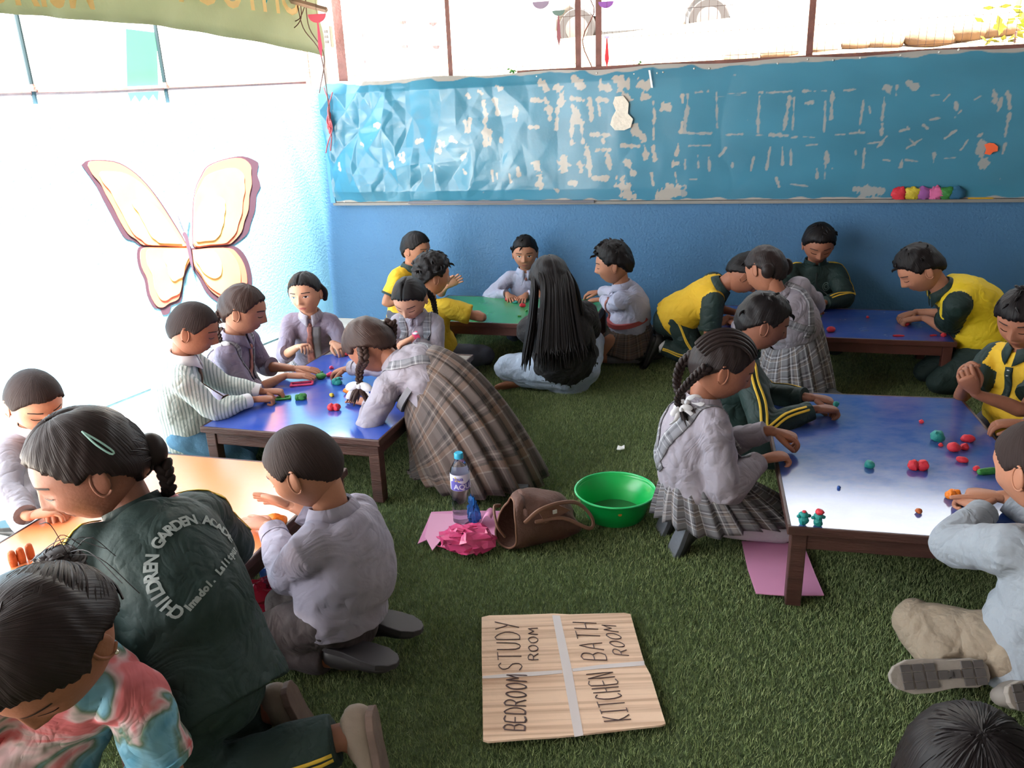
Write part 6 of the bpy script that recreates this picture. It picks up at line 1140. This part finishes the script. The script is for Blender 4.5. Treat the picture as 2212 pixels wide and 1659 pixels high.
def lathe(prof, c, seg=40, jit=None):
    V = []; n = len(prof)
    for i, (r, z) in enumerate(prof):
        for j in range(seg): a = 2*math.pi*j/seg; V.append((c[0]+r*math.cos(a), c[1]+r*math.sin(a), c[2]+z))
    return V, [(i*seg+j, i*seg+(j+1) % seg, (i+1)*seg+(j+1) % seg, (i+1)*seg+j) for i in range(n-1) for j in range(seg)]
# green basin
bc = atz(1329, 1058, .098); bc[2] = .004; r_ = thing('basin', bc, 'bright green plastic basin standing on the turf beside the brown bag', 'basin')
mg = mat('green_plastic', (14, 168, 78), .28, .05, 20)
obj('bowl', MB().add(*lathe([(0, 0), (.098, 0), (.101, .004), (.114, .04), (.131, .088), (.134, .094), (.139, .096), (.141, .093), (.139, .090), (.136, .090), (.128, .085), (.110, .038), (.097, .007), (0, .006)], bc, 56)), mg, r_, angle=50)
obj('rim', MB().add(*tube([(bc[0]+.138*math.cos(a), bc[1]+.138*math.sin(a), bc[2]+.095, .0036, .0036) for a in np.linspace(0, 2*math.pi, 57)], None, 8, 1)), mat('green_rim', (60, 196, 120), .25), r_)
sp = bc+A3((0, -.1215, .062)); obj('sticker', MB().add(*ell(sp, (.007, .002, .006), None, 12, 6)), mat('gold_sticker', (170, 120, 40), .5), r_)
obj('base_ring', MB().add(*lathe([(.094, .0075), (.094, .009), (.0, .0085)], bc, 40)), mat('green_dark_base', (40, 110, 60), .5), r_)
# water bottle
bp_ = atz(1000, 1129, .004); hb = aty(1003, 978, bp_[1])[2]-.004; R_ = .0335; k = hb/.30; r_ = thing('water_bottle', bp_, 'clear plastic water bottle with blue cap and printed label on pink paper', 'bottle')
m_pet = mat('clear_pet', (242, 246, 250), .06, trans=1.0, spec=.5); m_pet.node_tree.nodes['Principled BSDF'].inputs['IOR'].default_value = 1.3
prof = [(0, .002), (R_*.8, 0), (R_, .008)]+[(R_*(1-.045*(i % 2)), .02+i*.009) for i in range(13)]+[(R_*.97, .145), (R_, .152), (R_, .225), (R_*.93, .240), (R_*.6, .262), (.0145, .275), (.0135, .282)]
obj('bottle_shell', MB().add(*lathe([(r0, z*k) for r0, z in prof], bp_, 36)), m_pet, r_, angle=60)
obj('water', MB().add(*lathe([(0, .004*k), (R_*.78, .004*k), (R_*.93, .012*k), (R_*.93, .048*k), (0, .048*k)], bp_, 30)), mat('water', (230, 238, 244), .02, trans=1.0), r_, angle=40)
obj('cap', MB().add(*lathe([(0, .302*k), (.0135, .302*k), (.0155, .299*k), (.0155, .280*k), (.0, .280*k)], bp_, 28)), mat('cap_blue', (54, 164, 200), .4), r_, angle=40)
lbl = obj('label', MB().add(*lathe([(R_*1.015, .156*k), (R_*1.015, .222*k)], bp_, 40)), mat('label_white', (216, 216, 236), .4), r_)
bn = MB(); V = []
for j in range(25):
    a = math.radians(-150+j*5.4); V += [(bp_[0]+R_*1.03*math.cos(a), bp_[1]+R_*1.03*math.sin(a), bp_[2]+z*k) for z in (.157, .192+.006*math.sin(j*.3))]
obj('label_band', bn.add(V, [(2*j, 2*j+1, 2*j+3, 2*j+2) for j in range(24)]), mat('label_purple', (104, 96, 178), .4), lbl)
V = []
for j in range(9):
    a = math.radians(-118+j*4); V += [(bp_[0]+R_*1.032*math.cos(a), bp_[1]+R_*1.032*math.sin(a), bp_[2]+z*k) for z in (.196, .196+.022*(1-j/9))]
obj('label_flash', MB().add(V, [(2*j, 2*j+1, 2*j+3, 2*j+2) for j in range(8)]), mat('label_yellow', (232, 206, 70), .4), lbl)
def bottletext(s_, size, z, a0, m):
    TV, TF = textmesh(s_, size, .0006); P_ = []
    for v in TV: a = math.radians(a0)+v[0]/R_; P_.append((bp_[0]+R_*1.05*math.cos(a), bp_[1]+R_*1.05*math.sin(a), bp_[2]+z*k+v[1]))
    obj('label_text', MB().add(P_, TF), m, lbl, False)
bottletext('AQUA', .026, .164, -62, mat('label_white', None)); bottletext('aqua', .020, .200, -100, mat('label_purple', None))
# brown bag
bg_ = A3((.075, 2.335, 0)); X = nv((.90, .42, 0)); Y = A3((-X[1], X[0], 0)); rows = [(-.115, .062, .082, .088), (-.10, .070, .090, .092), (-.05, .078, .092, .088), (.02, .080, .085, .080), (.08, .074, .070, .066), (.115, .055, .045, .046), (.13, .02, .02, .03)]
seg = 40; V = []; RWS = catmull(A3(rows), 5)
for (u, ry, rz, zc) in RWS:
    for j in range(seg):
        a = 2*math.pi*j/seg; c, s_ = math.cos(a), math.sin(a); y = ry*(abs(c)**.8)*np.sign(c); z = zc+rz*s_*(1 if s_ > 0 else .98); w_ = .010*math.sin(3*a+u*40)+.006*math.sin(7*a-u*60); V.append(bg_+X*(u+.02*s_*(u < -.08)+.012*math.sin(2*a))+Y*(y*(1+w_*6))+A3((0, 0, max(.006, z*(1+w_*2)))))
Fq = [(i*seg+j, i*seg+(j+1) % seg, (i+1)*seg+(j+1) % seg, (i+1)*seg+j) for i in range(len(RWS)-1) for j in range(seg)]; kk = len(V); V.append(np.mean(V[-seg:], axis=0)); Fq += [((len(RWS)-1)*seg+j, (len(RWS)-1)*seg+(j+1) % seg, kk) for j in range(seg)]
m_bag = mat('brown_canvas', (92, 62, 52), .75, .35, 90, .12, 14); m_bagd = mat('brown_trim', (122, 84, 66), .6)
r_ = thing('handbag', bg_, 'slouching brown bag lying open on the turf beside the green basin', 'bag'); solid(obj('bag_body', MB().add(V, Fq), m_bag, r_, angle=None), .004)
obj('opening_hem', MB().add(*wire([A3(V[j % seg]) for j in range(0, seg+1, 2)], .0038, 3, 8)), m_bagd, r_)
for pts in ([(-.09, -.075, .12), (-.05, -.10, .165), (.03, -.10, .17), (.10, -.085, .14), (.14, -.10, .085), (.12, -.115, .06), (.03, -.10, .115), (-.06, -.09, .12)], [(-.12, .05, .13), (-.15, .03, .14), (-.155, 0, .09), (-.135, -.01, .05)]): obj('strap', MB().add(*tube([(*(bg_+X*a+Y*b2+A3((0, 0, c))), .0065, .0045) for a, b2, c in pts], None, 8, 5)), m_bagd, r_)
bt = [(-.05, -.088, .155), (.02, -.090, .160), (.07, -.082, .125), (-.03, -.094, .11)]; solid(obj('bag_flap', MB().add([bg_+X*a+Y*b2+A3((0, 0, c)) for a, b2, c in bt], [(0, 1, 2, 3)]), mat('brown_flap', (128, 88, 72), .7), r_, False), .004)
obj('bag_tag', MB().box(bg_+X*.005+Y*-.096+A3((0, 0, .142)), (.007, .002, .006), [X, Y, A3((0, 0, 1.))]), mat('tag_silver', (200, 196, 190), .4), r_, False)
# pink papers, plastic bags, scrap
m_pp = mat('pink_paper', (222, 150, 190), .85, .1, 30, .03, 8)
def sheet(name, pix_, m, label, cat, z=.012, th=.0025, curl=0): 
    P_ = [atz(x, y, z) for x, y in pix_]; P_ = [p+A3((0, 0, curl*(i % 2))) for i, p in enumerate(P_)]; return tag(obj(name, MB().prism(P_, (0, 0, th)), m, origin=P_[0], smooth=False), label, cat)
sheet('pink_paper', [(902, 1176), (918, 1140), (932, 1107), (1000, 1104), (1083, 1105), (1086, 1150), (1080, 1160), (960, 1150)], m_pp, 'folded pink paper sheet under the water bottle', 'paper', .010)
sheet('pink_paper', [(930, 1110), (1010, 1112), (1000, 1150), (955, 1165), (934, 1190), (918, 1160)], mat('pink_paper_light', (230, 168, 200), .85), 'upper pink paper flap with a pointed corner under the pink plastic bag', 'paper', .014)
sheet('pink_paper', [(1602, 1170), (1690, 1172), (1737, 1180), (1760, 1240), (1780, 1287), (1700, 1288), (1633, 1283), (1615, 1230)], m_pp, 'pink paper sheet lying on the turf under the right blue table', 'paper', .012)
P_ = []; c0 = atz(1040, 1150, .014)
for i in range(9):
    t = i/8; P_ += [c0+A3((-.01+.045*t, .02-.01*t, .0+.055*math.sin(t*2.2))), c0+A3((.0+.045*t, .075-.01*t, .0+.055*math.sin(t*2.2)))]
tag(solid(obj('pink_paper', MB().add(P_, [(2*i, 2*i+1, 2*i+3, 2*i+2) for i in range(8)]), m_pp, origin=c0), .002), 'curled pink paper at the mouth of the brown bag', 'paper')
def film(name, c, r, colr, seed, label, amp=.5, alpha=.75, ax=None, sc=40, n=56):
    VV, FF = ell(np.zeros(3), r, ax, 22, 15); VV = np.array(VV); q = np.random.default_rng(seed); VV = VV*(1+amp*.55*fbm(VV/max(r), 2.2, seed, 2)*.5)[:, None]+q.normal(size=VV.shape)*np.array(r)*.11*amp*2; VV += c; VV[:, 2] = np.maximum(VV[:, 2], .008+.002*q.random(len(VV)))
    m = mat(name+'_film_%d' % seed, colr, .18, .4, 60, alpha=alpha, spec=.7); return tag(obj(name, MB().add(VV, FF), m, origin=(c[0], c[1], 0), angle=25), label, 'plastic bag')
film('plastic_bag', atz(1008, 1168, .034), (.098, .062, .048), (236, 84, 142), 5, 'crumpled pink plastic bag on the pink paper', .45, sc=75)
film('plastic_bag', atz(1022, 1110, .045), (.020, .015, .056), (40, 120, 205), 6, 'small blue plastic bag standing beside the water bottle', .8, .85)
film('plastic_bag', atz(575, 1283, .03), (.08, .07, .035), (196, 36, 66), 7, 'red plastic bag under the orange table', .6); film('plastic_bag', atz(604, 1243, .03), (.055, .05, .05), (58, 104, 180), 8, 'blue plastic bag under the orange table', .6); film('plastic_bag', atz(980, 852, .03), (.06, .05, .04), (205, 208, 212), 9, 'clear plastic bag on the turf under the left blue table', .7, .45)
sheet('paper_scrap', [(1332, 972), (1335, 965), (1342, 966), (1349, 964), (1349, 971), (1340, 974)], mat('white_scrap', None), 'small white paper scrap on the open turf', 'paper', .012, .004, .003)
# ------------------------------------------------------------------ cardboard with handwriting
CZ = .016; cu_ = lambda x, y, z=CZ: atz(980+x/4.424, 1280+y/4.424, z)
out_ = [(268, 250), (340, 232), (640, 226), (955, 214), (1100, 222), (1400, 214), (1630, 208), (1690, 220), (1745, 420), (1826, 700), (1880, 800), (2025, 1268), (1990, 1282), (1650, 1320), (1240, 1368), (1000, 1392), (700, 1410), (330, 1440), (282, 1425), (275, 900), (268, 600)]
m_cb = mat('cardboard', (196, 158, 132), .9, .25, 40); nt = m_cb.node_tree; b = nt.nodes['Principled BSDF']; tc = nt.nodes.new('ShaderNodeTexCoord'); mp_ = nt.nodes.new('ShaderNodeMapping'); mp_.inputs['Rotation'].default_value = (0, 0, -.07); mp_.inputs['Scale'].default_value = (1.2, 60, 1); n = nt.nodes.new('ShaderNodeTexNoise'); n.inputs['Scale'].default_value = 1.1; n.inputs['Detail'].default_value = 6; r = nt.nodes.new('ShaderNodeValToRGB'); r.color_ramp.elements[0].position = .34; r.color_ramp.elements[0].color = (*lin((188, 150, 124)), 1); r.color_ramp.elements[1].position = .56; r.color_ramp.elements[1].color = (*lin((232, 200, 174)), 1)
nt.links.new(tc.outputs['Object'], mp_.inputs[0]); nt.links.new(mp_.outputs[0], n.inputs['Vector']); nt.links.new(n.outputs['Fac'], r.inputs[0]); nt.links.new(r.outputs[0], b.inputs['Base Color'])
r_ = thing('cardboard_sheet', cu_(1000, 800, 0), 'folded brown cardboard sheet with room names written on it, on the turf', 'cardboard')
obj('upper_panel', MB().prism([cu_(x, y, CZ-.005) for x, y in out_], (0, 0, .005)), m_cb, r_, False)
obj('lower_panel', MB().prism([cu_(x*.985+20, y*.985+18, .006) for x, y in out_], (0, 0, .004)), m_cb, r_, False)
m_tape = mat('white_tape', (206, 196, 196), .45)
for pts in ([(942, 218), (1015, 222), (1060, 420), (1130, 740), (1240, 1366), (1155, 1382), (1040, 740), (985, 450)], [(275, 800), (600, 768), (1036, 742), (1040, 772), (800, 795), (420, 818), (275, 822)], [(1130, 730), (1400, 692), (1820, 655), (1826, 698), (1400, 728), (1140, 756)]): obj('tape_strip', MB().prism([cu_(x, y, CZ) for x, y in pts], (0, 0, .0008)), m_tape, r_, False)
SF = dict(B=[[(0, 0), (0, 1), (.6, 1), (.75, .8), (.6, .55), (0, .52)], [(.6, .52), (.85, .3), (.65, 0), (0, 0)]], E=[[(.8, 1), (0, 1), (0, 0), (.8, 0)], [(0, .5), (.65, .5)]], D=[[(0, 0), (0, 1), (.5, .95), (.85, .6), (.8, .25), (.45, 0), (0, 0)]], R=[[(0, 0), (0, 1), (.6, 1), (.8, .78), (.55, .52), (0, .5)], [(.4, .5), (.85, 0)]], O=[[(.45, 1), (.1, .8), (0, .45), (.2, .05), (.5, 0), (.8, .25), (.85, .6), (.65, .95), (.45, 1)]], M=[[(0, 0), (.1, 1), (.45, .4), (.8, 1), (.9, 0)]], S=[[(.8, .9), (.5, 1), (.1, .85), (.2, .6), (.7, .4), (.75, .12), (.4, 0), (0, .12)]], T=[[(0, 1), (.85, 1)], [(.42, 1), (.42, 0)]], U=[[(0, 1), (.05, .2), (.4, 0), (.75, .2), (.8, 1)]], Y=[[(0, 1), (.4, .5)], [(.85, 1), (.2, 0)]], A=[[(0, 0), (.4, 1), (.8, 0)], [(.15, .4), (.65, .4)]], H=[[(0, 0), (0, 1)], [(.7, 0), (.7, 1)], [(0, .5), (.7, .5)]], K=[[(0, 0), (0, 1)], [(.75, 1), (.05, .45), (.8, 0)]], I=[[(.1, 1), (.7, 1)], [(.4, 1), (.4, 0)], [(.1, 0), (.7, 0)]], C=[[(.8, .9), (.4, 1), (.05, .7), (.05, .3), (.4, 0), (.8, .1)]], N=[[(0, 0), (0, 1), (.75, 0), (.75, 1)]])
m_ink = mat('pencil_ink', (98, 78, 78), .7)
def scrawl(word, start, end, up, bold=0, wid=.0013):
    st, en, up = A3(start, float), A3(end, float), A3(up, float); adv = (en-st)/len(word)
    for i, ch in enumerate(word):
        mb = MB()
        for line in SF[ch]:
            for off in ([0, 1] if bold else [0]):
                P_ = [cu_(*(st+adv*(i+.82*x+.03*off)+up*(y*(1-.08*off)+.05*off)), CZ+.0012) for x, y in line]; mb.add(*wire(P_, wid, 2 if len(P_) > 2 else 1, 5))
        o = obj('pencil_letter', mb, m_ink, r_)
scrawl('BEDROOM', (682, 1318), (700, 772), (-195, -10), 1); scrawl('STUDY', (655, 738), (615, 250), (-222, 0)); scrawl('ROOM', (805, 640), (800, 318), (-88, 0)); scrawl('KITCHEN', (1690, 1210), (1510, 735), (-250, 20)); scrawl('BATH', (1462, 645), (1350, 250), (-222, -10)); scrawl('ROOM', (1672, 600), (1540, 300), (-135, -15))
# ------------------------------------------------------------------ rubble and sticks by the left wall
m_rub = mat('rubble', (196, 180, 166), .95, .7, 30, .25, 9); m_brk = mat('broken_brick', (178, 120, 96), .9, .6, 30, .2, 9)
rl_ = ['flat grey stone lying against the left wall base', 'broken brick by the left wall near the boy in stripes', 'pale rubble stone left of the broken brick', 'rounded rubble stone below the butterfly', 'brick piece at the far left by the wall', 'angular stone at the far left pile', 'small stone on top of the far left pile', 'large pale stone at the left picture edge']
for i, (px, py, sx, sy, sz, m) in enumerate(((345, 806, .09, .05, .02, m_rub), (372, 800, .035, .03, .018, m_brk), (300, 802, .06, .05, .03, m_rub), (215, 800, .06, .05, .035, m_rub), (95, 770, .07, .04, .035, m_brk), (130, 752, .06, .05, .04, m_rub), (60, 735, .05, .045, .04, m_brk), (20, 760, .10, .07, .06, m_rub))):
    p = atz(px, py, 0.); VV, FF = ell(np.zeros(3), (sx, sy, sz), None, 16, 11); VV = np.array(VV); VV = np.sign(VV)*np.abs(VV/[sx, sy, sz])**.7*[sx, sy, sz]; VV = VV*(1+.22*fbm(VV/max(sx, sy), 3, i+50, 2))[:, None]; VV[:, 2] += sz*.8
    tag(obj('rubble_stone', MB().add(VV+p-A3((0, 0, .015)), FF), m, origin=p, angle=30), rl_[i], 'stone', 'rubble by the left wall')
for i, (a_, b2, l_) in enumerate((((18, 590), (55, 640), 'pale plank leaning at the far left edge'), ((70, 650), (130, 700), 'reddish board in the rubble at the far left'), ((100, 640), (165, 735), 'blue painted plank leaning over the rubble'))):
    p, q = leftpt(*a_, .08), leftpt(b2[0], b2[1], .16); tag(obj('plank', MB().add(*tube([(*p, .03, .008), (*q, .03, .008)], None, 4, 1, 'flat')), [mat('plank_pale', (214, 196, 180), .9), mat('plank_red', (196, 130, 110), .9), mat('plank_blue', (150, 190, 215), .9)][i], origin=q, smooth=False), l_, 'plank')
for o in bpy.data.objects:
    if '_base' in o: del o['_base']
